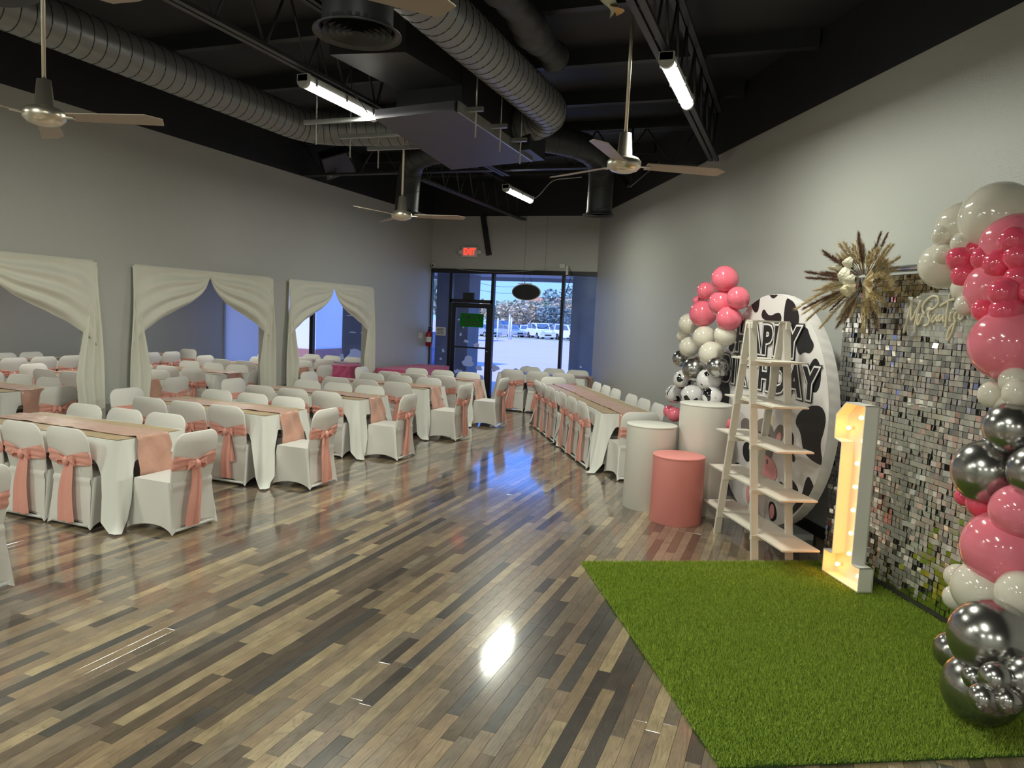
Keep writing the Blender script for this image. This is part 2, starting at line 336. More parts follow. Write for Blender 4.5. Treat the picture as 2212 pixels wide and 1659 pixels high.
# back wall above the storefront
wb = struct(MB().box(XL-.18, RX+.4, YB, YB+.22, 2.93, PAINT).build('wall_back', 'wall_paint'), 'grey wall above the glass storefront')
MB().box(XL-.18, RX+.6, YB, YB+.22, PAINT, DECK).build('upper_wall', 'black_paint', wb)
for xx in (-5.63, -5.15): MB().box(xx-.005, xx+.005, YB-.004, YB+.01, 2.93, PAINT).build('panel_seam', 'wall_dark_band', wb)
# right wall (skewed)
Mr = Matrix.Rotation(RZ, 4, 'Z'); Mr.translation = (RX, RY, 0)
wr = struct(MB().box(0, TR, 0, .2, 0, PAINT+.02, Mr).build('wall_right', 'wall_paint'), 'long grey textured wall running behind the decorations')
MB().box(0, TR, 0, .2, PAINT+.02, DECK, Mr).build('upper_wall', 'black_paint', wr)
struct(MB().box(0, TR, -.015, 0, 0, .11, Mr).build('baseboard_right', 'black_metal'), 'black baseboard along the right wall')
wf = struct(MB().box(XL-6.5, WEND.x+.4, YF-.2, YF, 0, DECK).build('wall_front', 'wall_paint'), 'grey wall at the other end of the hall')
# ceiling deck, joists ------------------------------------------------------
ce = struct(MB().slab([(XL-.2, YF), (WEND.x+.4, YF), (RX+.5, YB+.2), (XL-.2, YB+.2)], DECK, DECK+.15).build('ceiling', 'black_paint'), 'black painted roof deck with steel joists')
yy = -5.0
while yy < 15:                                          # roof purlins across the hall
    MB().box(XL, RX+(RY-yy)*math.tan(WA), yy-.05, yy+.05, DECK-.17, DECK).build('purlin', 'black_metal', ce); yy += 1.45
def joist(p0, p1, zb, zt, step=.55):
    mb = MB(); p0, p1 = Vector((*p0, 0)), Vector((*p1, 0)); d = (p1-p0).normalized(); s = Vector((-d.y, d.x, 0)); L = (p1-p0).length
    for z in (zb, zt):
        for k in (-1, 1): mb.bar(p0+s*.035*k+Vector((0,0,z)), p1+s*.035*k+Vector((0,0,z)), .05, .03)
    n = int(L/step)
    for i in range(n):
        a = p0+d*(L*i/n); b = p0+d*(L*(i+.5)/n); c = p0+d*(L*(i+1)/n)
        mb.cyl(a+Vector((0,0,zt)), b+Vector((0,0,zb)), .012, n=6); mb.cyl(b+Vector((0,0,zb)), c+Vector((0,0,zt)), .012, n=6)
    return mb.build('bar_joist', 'duct_dark', ce)
def rwx(y): return RX+(RY-y)*math.tan(WA)
joist((-1.12, YF), (-1.12, 9.9), 4.02, 4.62); joist((-4.2, YF), (-4.2, 10.5), 4.02, 4.62)
joist((-5.7, 10.6), (-5.7, YB), 4.02, 4.62)
joist((XL, 10.6), (rwx(10.6)-.05, 10.6), 4.12, 4.64, .7); joist((2.0, YF), (2.0, 3.9), 4.02, 4.62)
MB().bar((-6.65,15.36,4.12), (-6.465,15.36,3.24), .11, .07).build('brace', 'black_frame', ce)
MB().bar((-1.9,10.3,4.12),(-2.3,10.35,3.80),.05,.05).bar((-2.3,10.35,3.80),(-2.55,10.5,4.1),.05,.05).bar((-2.3,10.4,3.80),(-2.3,10.4,4.6),.03,.03).build('brace', 'black_frame', ce)
MB().grid(lambda u, v: (-1.75+.03*sin(u*9)+v*.16*sin(u*PI), 5.9+u*.75, DECK-.19-.05*sin(v*PI)-.03*v), 14, 5).build('torn_insulation', 'insulation', ce)
MB().grid(lambda u, v: (-1.66+v*.10*sin(u*PI), 6.35+u*.22, DECK-.25-.02*v), 6, 3).build('torn_paper', 'foil_tear', ce)
# ------------------------------------------------------------------ text helper
def text_mesh(s, size=1, extrude=0, offset=0, align='CENTER', space=1):
    cu = bpy.data.curves.new('t', 'FONT'); cu.body = s; cu.size = size; cu.extrude = extrude; cu.offset = offset; cu.align_x = align; cu.align_y = 'CENTER'; cu.space_character = space; cu.resolution_u = 3
    o = bpy.data.objects.new('t', cu); col.objects.link(o); dg = bpy.context.evaluated_depsgraph_get(); dg.update()
    me = bpy.data.meshes.new_from_object(o.evaluated_get(dg)); bpy.data.objects.remove(o); me.materials.clear()
    return me
# ------------------------------------------------------------------ storefront
YG = YB+.05
def window(name, x0, x1, z0=.10, z1=2.83, label=''):
    f = MB(); t = .03
    f.box(x0, x0+t, YB, YB+.1, z0, z1).box(x1-t, x1, YB, YB+.1, z0, z1)
    w_ = struct(f.build(name, 'black_frame'), label)
    MB().box(x0+t, x1-t, YG-.004, YG+.004, z0, z1).build('pane', 'glass', w_); return w_
sf = struct(MB().box(XL, RX+.3, YB-.02, YB+.12, 2.83, 2.93).build('trim_1', 'black_frame'), 'black header bar over the storefront glass')
struct(MB().box(XL, -7.40, YB-.01, YB+.11, 0, .10).box(-6.36, RX+.3, YB-.01, YB+.11, 0, .10).build('trim_2', 'black_frame'), 'black sill of the storefront')
w1 = window('window_1', XL, -7.40, label='narrow sidelight beside the door'); w2 = window('window_2', -6.36, -4.73, label='large storefront pane with hanging oval sign'); w3 = window('window_3', -4.73, RX+.28, label='storefront pane next to the right wall')
d1 = struct(MB().box(-7.40,-7.36,YB,YB+.1,0,2.83).box(-6.40,-6.36,YB,YB+.1,0,2.83).box(-7.40,-6.36,YB,YB+.1,2.175,2.25).build('door_1', 'black_frame'), 'black framed glass entrance door with transom')
MB().box(-7.36,-6.40,YG-.004,YG+.004,2.25,2.83).build('transom_pane', 'glass', d1)
lf = MB().box(-7.35,-7.25,YB+.01,YB+.06,.01,2.165).box(-6.49,-6.41,YB+.01,YB+.06,.01,2.165).box(-7.25,-6.49,YB+.01,YB+.06,2.06,2.165).box(-7.25,-6.49,YB+.01,YB+.06,.01,.24).build('door_leaf', 'black_frame', d1)
MB().box(-7.25,-6.49,YG-.018,YG-.010,.24,2.06).build('pane', 'glass', lf)
MB().box(-7.25,-6.45,YB-.03,YB+.0,1.15,1.185).build('push_bar', 'black_metal', lf)
MB().cyl((-6.44,YB+.012,1.10),(-6.44,YB-.01,1.10),.018).build('lock', 'chrome', lf)
MB().box(-7.05,-6.78,YB-.07,YB,2.25,2.40).box(-6.99,-6.84,YB-.075,YB-.06,2.27,2.38).build('door_closer', 'black_metal', d1)
MB().box(-7.30,-6.55,YB-.03,YB+.0,2.10,2.125).build('closer_arm', 'black_metal', d1)
# white paint scraps left on the glass
def scrap(parent, x, z, s, sx=1, y=YG-.006, n=11):
    poly = []
    for k in range(n): a = 2*PI*k/n; r = s*random.uniform(.45, 1.1); poly.append((x+r*cos(a)*sx, z+r*sin(a)))
    MB().prism(poly, y-.0015, y).build('paint_scrap', 'scrap', parent)
for x, z, s, sx in [(-7.05,1.62,.03,1),(-7.12,1.45,.05,.7),(-6.98,1.30,.05,1.4),(-6.72,1.22,.08,1),(-6.9,.86,.14,1.2),(-6.62,.72,.08,1.3),(-7.15,.60,.07,1.5),(-6.80,.48,.06,1),(-6.6,.5,.1,1.2),(-7.18,1.78,.03,1)]: scrap(lf, x, z, s, sx, YG-.019)
for x, z, s, sx in [(-6.25,.72,.10,1.2),(-5.98,.60,.08,1.8),(-5.72,.66,.16,1.3),(-5.45,.70,.20,1.2),(-5.15,.56,.10,1.8),(-4.95,.62,.08,1.2)]: scrap(w2, x, z, s, sx)
for x, z, s, sx in [(-4.45,.62,.13,1),(-4.25,.9,.03,1),(-4.3,.5,.08,1)]: scrap(w3, x, z, s, sx)
for x, z, s, sx in [(-7.55,1.05,.05,1),(-7.6,.86,.04,1),(-7.52,.5,.05,1)]: scrap(w1, x, z, s, sx)
# ------------------------------------------------------------------ side room beyond the doorways
SX = -13.9
ws = struct(MB().box(SX-.15, SX, YF, YB+.2, 0, 3.0).build('wall_side_room', 'wall_paint'), 'grey far wall of the side room')
struct(MB().slab([(SX-1.1, YF), (XL-LT, YF), (XL-LT, YB+.2), (SX-1.1, YB+.2)], 2.85, 3.0).build('ceiling_side_room', 'wall_paint'), 'low ceiling of the side room')
struct(MB().box(-12.1,-12.0,YB,YB+.2,0,3.0).box(SX, XL-LT, YB, YB+.2, 2.5, 3.0).box(SX, XL-LT, YB, YB+.2, 0, .35).build('wall_side_front', 'wall_paint'), 'wall around the side room window')
w5 = struct(MB().box(SX,SX+.03,YB,YB+.1,.35,2.5).box(-12.14,-12.1,YB,YB+.1,.35,2.5).build('window_5', 'wall_paint'), 'papered over window glowing blue in side room')
MB().box(SX+.03,-12.14,YG-.004,YG+.004,.35,2.5).build('paper_film', 'window_film', w5)
w4 = struct(MB().box(-12.0,-11.94,YB,YB+.1,.35,2.5).box(-11.22,-11.12,YB,YB+.1,.35,2.5).box(-8.2,-8.1,YB,YB+.1,.35,2.5).build('window_4', 'black_frame'), 'side room storefront window')
MB().box(-11.94,-11.22,YG-.004,YG+.004,.35,2.5).build('pane', 'glass', w4); MB().box(-11.12,-8.2,YG-.004,YG+.004,.35,2.5).build('pane', 'glass', w4)
for x, z, s, sx in [(-9.9,.80,.20,1.4),(-9.45,.72,.12,2.2),(-9.15,.66,.13,1.2),(-10.3,.74,.09,1),(-10.1,1.75,.02,6),(-10.0,1.35,.02,8),(-9.7,1.35,.02,6)]: scrap(w4, x, z, s, sx)
# ------------------------------------------------------------------ outdoors
struct(MB().add([(-60,YB+.2,-.05),(60,YB+.2,-.05),(60,19.5,-.15),(-60,19.5,-.15)],[(0,1,2,3)]).build('sidewalk', 'concrete'), 'pale concrete walk outside the storefront')
struct(MB().add([(-90,19.5,-.16),(90,19.5,-.16),(120,75,-.62),(-120,75,-.62)],[(0,1,2,3)]).build('parking_lot', 'asphalt'), 'bright empty parking lot')
struct(MB().add([(-120,75,-.60),(120,75,-.60),(120,82,-.66),(-120,82,-.66)],[(0,1,2,3)]).build('lawn_strip', 'lawn'), 'strip of dry lawn beyond the lot')
struct(MB().add([(-160,82,-.68),(160,82,-.68),(200,220,-.9),(-200,220,-.9)],[(0,1,2,3)]).build('far_ground', 'asphalt'), 'far parking ground where the cars stand')
struct(MB().box(-16, 6, YB+.22, 18.6, 2.93, 3.3).box(-16, 6, 18.55, 18.75, 2.84, 3.6).build('porch_roof', 'soffit'), 'pale porch soffit and fascia')
def column(x0, x1, y0, y1, label): return struct(MB().box(x0, x1, y0, y1, -.1, 2.93).build('porch_column', 'stucco_dark'), label)
column(-8.75, -7.83, 17.4, 18.1, 'dark porch column behind the door'); column(-5.10, -4.05, 17.4, 18.1, 'dark porch column behind the right pane'); column(-11.6, -10.95, 17.4, 17.9, 'dark porch column outside side room')
wing = struct(MB().box(-24, -15.4, 21.5, 27, -.2, 5).build('wall_outside_wing', 'stucco_white'), 'white neighbouring wall with brick foot'); MB().box(-24, -15.36, 21.46, 27, -.2, .45).build('brick_foot', 'brick', wing)
pier = struct(MB().box(-15.4, -14.2, 24.5, 27, -.2, 5).build('wall_outside_pier', 'stucco_white'), 'white outside pier behind the wing'); MB().box(-15.4, -14.16, 24.46, 27, -.2, .40).build('brick_foot', 'brick', pier)
# cars ------------------------------------------------------------------------
def car(kind, paint, x, y, rot, label, group=None):
    t = thing('car', label, 'car', (x, y, -.70), rot, group)
    if kind == 'sedan': L, W_, H1, H2 = 4.5, 1.78, .88, 1.44; cab = [(-1.75,H1),(-1.05,H2-.03),(.35,H2),(1.15,H1)]; body = [(-2.25,.30),(-2.25,.72),(-2.1,H1),(-1.75,H1+.02),(1.15,H1),(2.05,.74),(2.25,.62),(2.25,.28)]
    else: L, W_, H1, H2 = 4.8, 1.92, 1.08, 1.82; cab = [(-2.3,H1),(-2.15,H2-.03),(.30,H2),(1.05,H1)]; body = [(-2.4,.38),(-2.4,H1-.06),(-2.3,H1),(1.05,H1),(2.2,.98),(2.4,.85),(2.4,.36)]
    MB().prism(body, -W_/2, W_/2).build('body', paint, t)
    MB().prism([(cx, cz) for cx, cz in cab], -W_/2+.12, W_/2-.12).build('cabin', paint, t)
    mid = .5*(H1+H2)
    for s in (-1, 1):
        y0 = s*(W_/2-.12)
        for a, b in ((.06,.47),(.53,.94)):
            def pt(u, v): x0 = cab[0][0]+(cab[1][0]-cab[0][0])*v; x1 = cab[3][0]+(cab[2][0]-cab[3][0])*v; return (x0+(x1-x0)*u, H1+(H2-H1)*v)
            MB().prism([pt(a,.12), pt(b,.12), pt(b,.86), pt(a,.86)], min(y0, y0+s*.012), max(y0, y0+s*.012)).build('side_window', 'car_glass', t)
    def shield(p, q, name):
        p, q = Vector((p[0],0,p[1])), Vector((q[0],0,q[1])); nrm = (q-p).cross(Vector((0,1,0))).normalized(); nrm = nrm if nrm.z > 0 else -nrm
        a, b = p.lerp(q,.1)+nrm*.012, p.lerp(q,.9)+nrm*.012; h = W_/2-.22
        MB().add([(a.x,-h,a.z),(a.x,h,a.z),(b.x,h*.92,b.z),(b.x,-h*.92,b.z)],[(0,1,2,3)]).build(name, 'car_glass', t)
    shield(cab[3], cab[2], 'windscreen'); shield(cab[0], cab[1], 'rear_window')
    r = .32 if kind == 'sedan' else .38
    for xx in (-1.4, 1.4):
        for s in (-1, 1):
            wh = MB().cyl((xx, s*(W_/2-.16), r), (xx, s*(W_/2+.02), r), r, n=18).build('wheel', 'tyre', t); MB().cyl((xx, s*(W_/2+.02), r), (xx, s*(W_/2+.035), r), r*.6, n=14).build('hubcap', 'chrome', wh)
    for s in (-1, 1): MB().box(body[-2][0]-.03, body[-2][0]+.02, s*.62-.16, s*.62+.16, body[-2][1]-.02, body[-2][1]+.12).build('headlamp', 'car_lamp', t)
    MB().box(body[-2][0]-.02, body[-2][0]+.03, -.4, .4, .42, .58).build('grille', 'tyre', t)
    MB().box(body[-2][0]-.3, body[-2][0]+.06, -W_/2, W_/2, .28, .42).build('bumper', paint, t)
    return t
def at(px, Y):                                          # helper: ground line under an image column, at depth Y
    k = (px-1106)/1600; d = CF*1+CR*k; return d.x/d.y*Y
car('sedan', 'car_silver', at(1096, 83), 83, R(-35), 'silver sedan parked between the two posts and a white car')
car('sedan', 'car_white', at(1132, 86), 86, R(-75), 'small white car squeezed between silver sedan and pickup')
car('suv', 'car_white', at(1162, 82), 82, R(-50), 'white pickup with dark grille parked facing the lot')
car('suv', 'car_silver', at(1196, 87), 87, R(-40), 'silver van with side windows behind the white pickup')
car('suv', 'car_white', at(1228, 81), 81, R(-40), 'white van next to the dark porch column')
car('suv', 'car_blue', at(1083, 92), 92, R(-20), 'dark blue van behind the silver sedan')
car('sedan', 'car_blue', at(1126, 94), 94, R(0), 'dark blue car behind the white car')
car('sedan', 'car_silver', at(1040, 78), 78, R(-30), 'silver car seen through the lower door glass')
car('suv', 'car_blue', at(893, 27), 27, R(75), 'teal blue car parked close outside the sidelight')
def post(px, Y, h, label): tag(MB().cyl((at(px,Y),Y,-.7),(at(px,Y),Y,-.7+h),.09,n=10).lathe([(.1,0),(.05,.06)],10,Matrix.Translation((at(px,Y),Y,-.7+h))).build('bollard_post', 'white_plastic'), label, 'post', 'posts by the parked cars')
post(1094.5, 70, 2.6, 'tallest pale post standing before the silver sedan'); post(1099, 70.5, 2.3, 'pale post beside the tallest post and silver sedan'); post(1070, 70, 2.2, 'pale post next to the dark blue van')
pl = thing('utility_pole', 'tall wooden utility pole behind the oval sign', 'pole', (at(1123,110),110,-.8))
MB().cyl((0,0,0),(0,0,9.0),.16,.11,10).build('shaft', 'bark', pl); MB().box(-1.1,1.1,-.06,.06,7.6,7.75).build('crossarm', 'bark', pl)
for z, dz in ((6.6,1.0),(5.6,-.4)): tag(MB().tube(hang((at(1000,100),100,z+.3),(at(1123,110),110,z),.6), .025, 5).build('power_line', 'cable'), ('upper' if z > 6 else 'lower')+' black power line running to the utility pole', 'power line', 'power lines')
def tree(px, Y, h, rx, m, label, n=900, trunk=1.2):
    t = thing('tree', label, 'tree', (at(px,Y),Y,-.8), 0, 'trees beyond the parked cars')
    MB().cyl((0,0,0),(0,0,trunk+.5),.22,.14,8).cyl((0,0,trunk),(rx*.4,0,h*.6),.12,.06,6).cyl((0,0,trunk),(-rx*.4,.2,h*.62),.12,.06,6).build('trunk', 'bark', t)
    v = []; f = []
    blobs = [(random.uniform(-.6,.6)*rx, random.uniform(-.5,.5)*rx, trunk+random.uniform(.25,.85)*(h-trunk), random.uniform(.3,.55)*rx) for _ in range(9)]
    for k in range(n):
        b = random.choice(blobs); d = Vector((random.gauss(0,1),random.gauss(0,1),random.gauss(0,1))).normalized()*b[3]*random.uniform(.6,1.05); c = Vector(b[:3])+Vector((d.x,d.y,d.z*.8))
        q = Matrix.Rotation(random.uniform(0,6.28),3,'Z') @ Matrix.Rotation(random.uniform(-1,1),3,'X'); s = random.uniform(.16,.34)
        o_ = len(v); v += [tuple(c+q@Vector(p)) for p in ((-s,0,-s*.5),(s,0,-s*.5),(s*.7,0,s*.6),(-s*.7,0,s*.6))]; f.append((o_,o_+1,o_+2,o_+3))
    MB().add(v, f).build('crown', m, t)
for px, Y, h, rx, mm, lb in [(1052,118,5.2,3.2,'foliage_olive','olive tree behind the door glass'),(1082,112,5.0,3.6,'foliage_olive','olive tree left of the utility pole'),(1108,104,4.2,3.0,'foliage_gold','low golden tree left of the utility pole'),(1135,108,4.4,3.0,'foliage_gold','low golden tree right of the utility pole'),(1150,125,5.6,4.0,'foliage_olive','olive tree right of the utility pole'),(1172,112,4.4,3.4,'foliage_olive','olive tree over the white pickup'),(1196,130,8.6,4.2,'foliage_dark','tallest dark tree above the orange roof'),(1192,104,3.6,2.8,'foliage_dark','low dark bush behind the silver van'),(1222,108,5.2,3.2,'foliage_gold','golden tree beside the porch column'),(1240,118,6.0,3.4,'foliage_olive','olive tree partly behind the porch column'),(946,60,7.5,3.0,'foliage_olive','olive tree outside the narrow sidelight'),(1018,110,5,3,'foliage_gold','golden tree behind the dark door column'),(900,80,7,4,'foliage_olive','olive tree beyond the left wall corner')]: tree(px, Y, h, rx, mm, lb)
hs = thing('house', 'low house with orange roof among the trees', 'house', (at(1203,140),140,-.8)); MB().box(-6,6,-3,3,0,4.2).build('wall', 'stucco_white', hs); MB().add([(-6.5,-3.6,4.2),(6.5,-3.6,4.2),(6.5,3.6,4.2),(-6.5,3.6,4.2),(-6.5,0,6.4),(6.5,0,6.4)],[(0,1,5,4),(2,3,4,5),(0,4,3),(1,2,5)]).build('roof', 'roof_orange', hs)
# ------------------------------------------------------------------ things on and by the storefront
t = thing('oval_sign', 'dark oval sign hanging in the large storefront pane', 'sign', (-5.54,YB-.06,2.30))
Mo = Matrix.Rotation(PI/2, 4, 'X'); ell = [(.315*cos(2*PI*k/40), .165*sin(2*PI*k/40)+.155) for k in range(40)]
MB().prism(ell, -.025, .025).build('board', 'black_frame', t)
MB().tube([(.325*cos(2*PI*k/40), .0, .175*sin(2*PI*k/40)+.155) for k in range(41)], .012, 6, cap=False).build('rim', 'white_plastic', t)
for s in (-1, 1): MB().cyl((s*.13,0,.30),(s*.05,0,.53),.003,n=5).build('hanging_wire', 'cable', t)
tag(MB().tube(resample(hang((-5.8,YB-.05,2.30),(-4.74,YB-.03,1.95),.42,20),.05), .006, 5).build('sign_cable', 'cable'), 'black power cable drooping from the oval sign', 'cable')
tag(MB().tube(resample(smooth_path([(-4.62,YB-.04,3.02),(-4.52,YB-.06,2.9),(-4.60,YB-.05,2.6),(-4.72,YB-.04,2.2),(-4.73,YB-.04,1.95)],.08),.04), .007, 5).build('wall_cable', 'cable'), 'black power cord hanging from the white wall outlet', 'cord')
t = thing('outlet_box', 'white outlet box with adapter above the storefront', 'outlet', (-4.72,YB-.03,2.97)); MB().box(-.09,.03,-.02,.03,.02,.11).build('box', 'white_plastic', t); MB().box(.06,.11,-.04,.03,-.12,.07).build('adapter', 'white_plastic', t)
tag(MB().tube(hang((-7.6,YB-.03,2.98),(-4.8,YB-.03,3.03),.13,24), .004, 5).build('header_wire', 'cable_white'), 'thin pale wire sagging along the storefront header', 'wire')
t = thing('security_camera', 'small white security camera over the storefront corner', 'camera', (-7.82,YB-.06,2.94)); MB().cyl((0,.06,.05),(0,0,.05),.03).build('mount', 'white_plastic', t); MB().sphere((0,-.03,.05),.05,16,10).build('housing', 'white_plastic', t); MB().sphere((.01,-.062,.045),.028,12,8).build('lens', 'black_frame', t)
t = thing('exit_sign', 'lit red EXIT sign with two side lamps', 'exit sign', (-6.93,YB-.06,3.19))
MB().box(-.19,.19,-.02,.06,0,.225).build('housing', 'white_plastic', t)
ex = obj('letters', text_mesh('EXIT', .19, .004, .004, space=.92), 'exit_red', t, (0,-.028,.112), (PI/2,0,0)); ex.scale = (.80, 1.05, 1)
for s in (-1, 1): MB().sphere((s*.235,-.01,.115),(.055,.04,.055),16,10).build('side_lamp', 'white_plastic', t)
# mirrored green dance notice on the door
t = thing('green_notice', 'green class notice with mirrored black lettering on the door', 'notice', (-6.848,YB+.025,1.63))
MB().box(-.288,.288,-.003,.0,0,.305).build('sheet', 'sign_green', t)
z1 = obj('lettering', text_mesh('ZUMBA', .125, .0008, .002, space=1.05), 'ink', t, (-.07,-.0045,.215), (PI/2,0,0)); z1.scale = (-.74,1,1)
for lz, segs in ((.115, ((-.20,-.13),(-.12,-.02),(-.01,.05),(.06,.10),(.11,.20))), (.06, ((-.20,-.12),(-.11,-.05),(-.04,.08),(.09,.20)))):
    for a, b in segs: MB().box(a, b, -.0045, -.003, lz-.013, lz+.013).build('small_print', 'ink', t)
MB().tube([(.205+.062*cos(a*PI/14),-.004,.225+.062*sin(a*PI/14)) for a in range(29)],.005,5,cap=False).tube([(.185,-.004,.18),(.18,-.004,.22),(.195,-.004,.25),(.23,-.004,.25)],.007,5).tube([(.19,-.004,.215),(.235,-.004,.225)],.006,5).sphere((.205,-.004,.258),.011,8,6).build('dancer_emblem', 'ink', t)
t = thing('white_notice', 'small white notice taped to the sidelight glass', 'notice', (-7.63,YB+.04,1.40)); MB().box(-.13,.13,-.004,-.001,0,.19).build('sheet', 'paper', t)
for k in range(5): MB().box(-.10,.10-.02*(k % 3),-.006,-.004,.03+k*.031,.043+k*.031).build('text_line', 'ink', t)
t = thing('fire_extinguisher', 'red fire extinguisher on the wall by the sidelight', 'fire extinguisher', (XL+.08,15.22,1.14))
MB().lathe([(.045,0),(.068,.01),(.07,.28),(.05,.33),(.025,.35)],18).build('cylinder', 'red', t); MB().cyl((0,0,.35),(0,0,.40),.02).box(-.02,.09,-.015,.015,.39,.41).box(-.02,.08,-.015,.015,.425,.44).build('valve', 'black_metal', t)
MB().tube([(.02,0,.38),(.09,-.02,.36),(.10,-.02,.2),(.085,-.01,.08)],.012,7).build('hose', 'black_metal', t); MB().lathe([(.0715,.10),(.0715,.22)],18,cap=False).build('tag_label', 'paper', t)
for yy, nm in ((14.93,'double switch plate nearest the draped doorway'),(15.03,'switch plate nearest the fire extinguisher')):
    t = thing('switch_plate', 'white '+nm, 'switch', (XL+.001,yy,1.33)); MB().box(0,.006,-.04,.04,0,.12).build('plate', 'white_plastic', t); MB().box(.006,.014,-.008,.008,.045,.075).build('toggle', 'white_plastic', t)
# ------------------------------------------------------------------ LED batten lights
def led(x, y, z, label, L=1.2, tilt=0):
    t = thing('batten_light', label, 'light fixture', (x, y, z), 0, 'LED batten lights under the joists')
    MB().box(-.05,.05,0,L,.0,.055).build('housing', 'lamp_housing', t)
    pr = [(.055*cos(PI+PI*k/10), .055*sin(PI+PI*k/10)) for k in range(11)]
    MB().prism(pr, .04, L-.04).build('diffuser', 'lamp_glow', t)
    for a in (0, L-.04): MB().prism([(.058*cos(PI+PI*k/10), .058*sin(PI+PI*k/10)) for k in range(11)]+[(.058,.06),(-.058,.06)], a, a+.04).build('end_cap', 'lamp_housing', t)
    for s in (-1, 1):
        for q in (.1, .5, .9): MB().box(s*.058-.008,s*.058+.008,L*q-.015,L*q+.015,-.02,.05).build('clip', 'galv', t)
    ld = bpy.data.lights.new('tube', 'AREA'); ld.shape = 'RECTANGLE'; ld.size = .10; ld.size_y = L-.1; ld.energy = LED_W; ld.color = LED_COL
    lo = bpy.data.objects.new('tube', ld); col.objects.link(lo); lo.parent = t; lo.location = (0, L/2, -.062)
    return t
led(-1.06, 5.80, 3.92, 'glowing LED batten under the joist above pedestals'); led(-4.22, 5.62, 3.92, 'glowing LED batten beside the hanging air box'); led(-4.40, 11.0, 3.92, 'glowing LED batten closest to the storefront')
for x, y, l in [(-1.06,.7,'LED batten under the middle joist behind'),(-4.22,.5,'LED batten over the near aisle tables'),(-7.2,.5,'LED batten beside the left wall'),(-1.06,-4.4,'LED batten at rear of middle joist'),(-4.22,-4.4,'LED batten at rear of left joist'),(2.0,-4.4,'LED batten at rear of right joist')]: led(x, y, 3.92, l)  # the left wall batten is added, out of view, to brighten that wall
for y, wl_ in ((5.0,'farthest from'), (8.6,'second from'), (12.4,'closest to')):                              # side room ceiling panels
    t = thing('ceiling_panel_light', 'flat lit ceiling panel '+wl_+' the side room window', 'light fixture', (-10.8, y, 2.80), 0, 'side room ceiling panels'); MB().box(-.62,.62,-.32,.32,0,.05).build('frame', 'lamp_housing', t); MB().box(-.58,.58,-.28,.28,-.006,0).build('diffuser', 'lamp_glow', t)
    ld = bpy.data.lights.new('panel', 'AREA'); ld.shape = 'RECTANGLE'; ld.size = 1.1; ld.size_y = .5; ld.energy = 26; ld.color = (.98,1,.82); lo = bpy.data.objects.new('panel', ld); col.objects.link(lo); lo.parent = t; lo.location = (0,0,-.012)
# ------------------------------------------------------------------ ceiling fans
def fan(x, y, ang, label, z=3.06):
    t = thing('ceiling_fan', label, 'ceiling fan', (x, y, z), 0, 'brushed steel ceiling fans')
    MB().cyl((0,0,.24),(0,0,DECK-z-.05),.013,n=10).build('downrod', 'brushed', t); MB().lathe([(.02,-.07),(.06,-.02),(.065,0)],20,Matrix.Translation((0,0,DECK-z-.17))).build('canopy', 'brushed', t)
    MB().lathe([(.018,.27),(.042,.265),(.058,.10),(.10,.085),(.125,.06),(.125,.02),(.10,-.005),(.06,-.02),(.0001,-.024)],28,cap=False).build('motor_housing', 'brushed', t)
    for k in range(3):
        Mk = Matrix.Rotation(R(ang+120*k), 4, 'Z'); b = MB()
        b.box(.10,.20,-.02,.02,.028,.034,Mk); br = b.build('blade_bracket', 'brushed', t)
        tw = Matrix.Rotation(R(-12), 4, 'X')
        pts = [(.17,-.055),(.70,-.075),(.79,-.02),(.755,.07),(.17,.055)]
        bm = MB(); n = len(pts); bm.add([(px,py,-.003) for px,py in pts]+[(px,py,.003) for px,py in pts],[tuple(range(n))[::-1],tuple(range(n,2*n))]+[(i,(i+1)%n,(i+1)%n+n,i+n) for i in range(n)],False,Mk@Matrix.Translation((0,0,.036))@tw); bm.build('blade', 'fan_blade', t)
    return t
fan(-4.66,3.53,19,'steel ceiling fan over the nearest aisle table'); fan(-1.278,5.546,29.5,'steel ceiling fan near the lit batten and pedestals'); fan(-4.60,8.12,17,'steel ceiling fan below the hanging air box'); fan(-1.84,2.07,47,'steel ceiling fan behind the round diffuser')
# ------------------------------------------------------------------ ducts and air box
def spiral(name, label, pts, r, m='duct_metal', pitch=.13, bend=.3, ridge=.007, group=None, n=28):
    p = resample(smooth_path(pts, bend, 10) if len(pts) > 2 else pts, .0125); rad = []; L = 0
    for i in range(len(p)):
        if i: L += (p[i]-p[i-1]).length
        q = (L % pitch)/pitch; rad.append(r-(ridge if q < .10 else 0))
    o = tag(MB().tube(p, [r]*len(p), n).build(name, m), label, 'duct', group)
    hp = resample(p, pitch/20); A = None; hx = []          # the standing spiral seam
    for i, q in enumerate(hp):
        tg = (hp[min(i+1, len(hp)-1)]-hp[max(i-1, 0)]).normalized()
        if A is None: A = tg.cross(Vector((0,0,1)) if abs(tg.z) < .9 else Vector((1,0,0))).normalized()
        A = (A-tg*A.dot(tg)).normalized(); B = tg.cross(A); g = 2*PI*i/20; hx.append(q+(A*cos(g)+B*sin(g))*(r+.001))
    MB().tube(hx, .0045, 4).build('spiral_seam', 'black_metal', o)
    return o
spiral('spiral_duct', 'long round spiral duct beside the left wall', [(-6.05,-5.5,4.22),(-6.05,8.25,4.22),(-4.2,8.55,4.20)], .20, bend=.5)
spiral('spiral_duct', 'bright round spiral duct entering the air box', [(-2.68,3.2,4.22),(-2.72,8.28,4.22),(-3.3,8.32,4.12)], .205, bend=.42)
spiral('spiral_duct', 'dark duct bending down to the diffuser by the right wall', [(-3.2,8.75,4.15),(-2.72,9.35,4.15),(-2.66,10.22,4.12),(-2.68,10.26,3.42)], .175, 'duct_dark', bend=.32, pitch=.3)
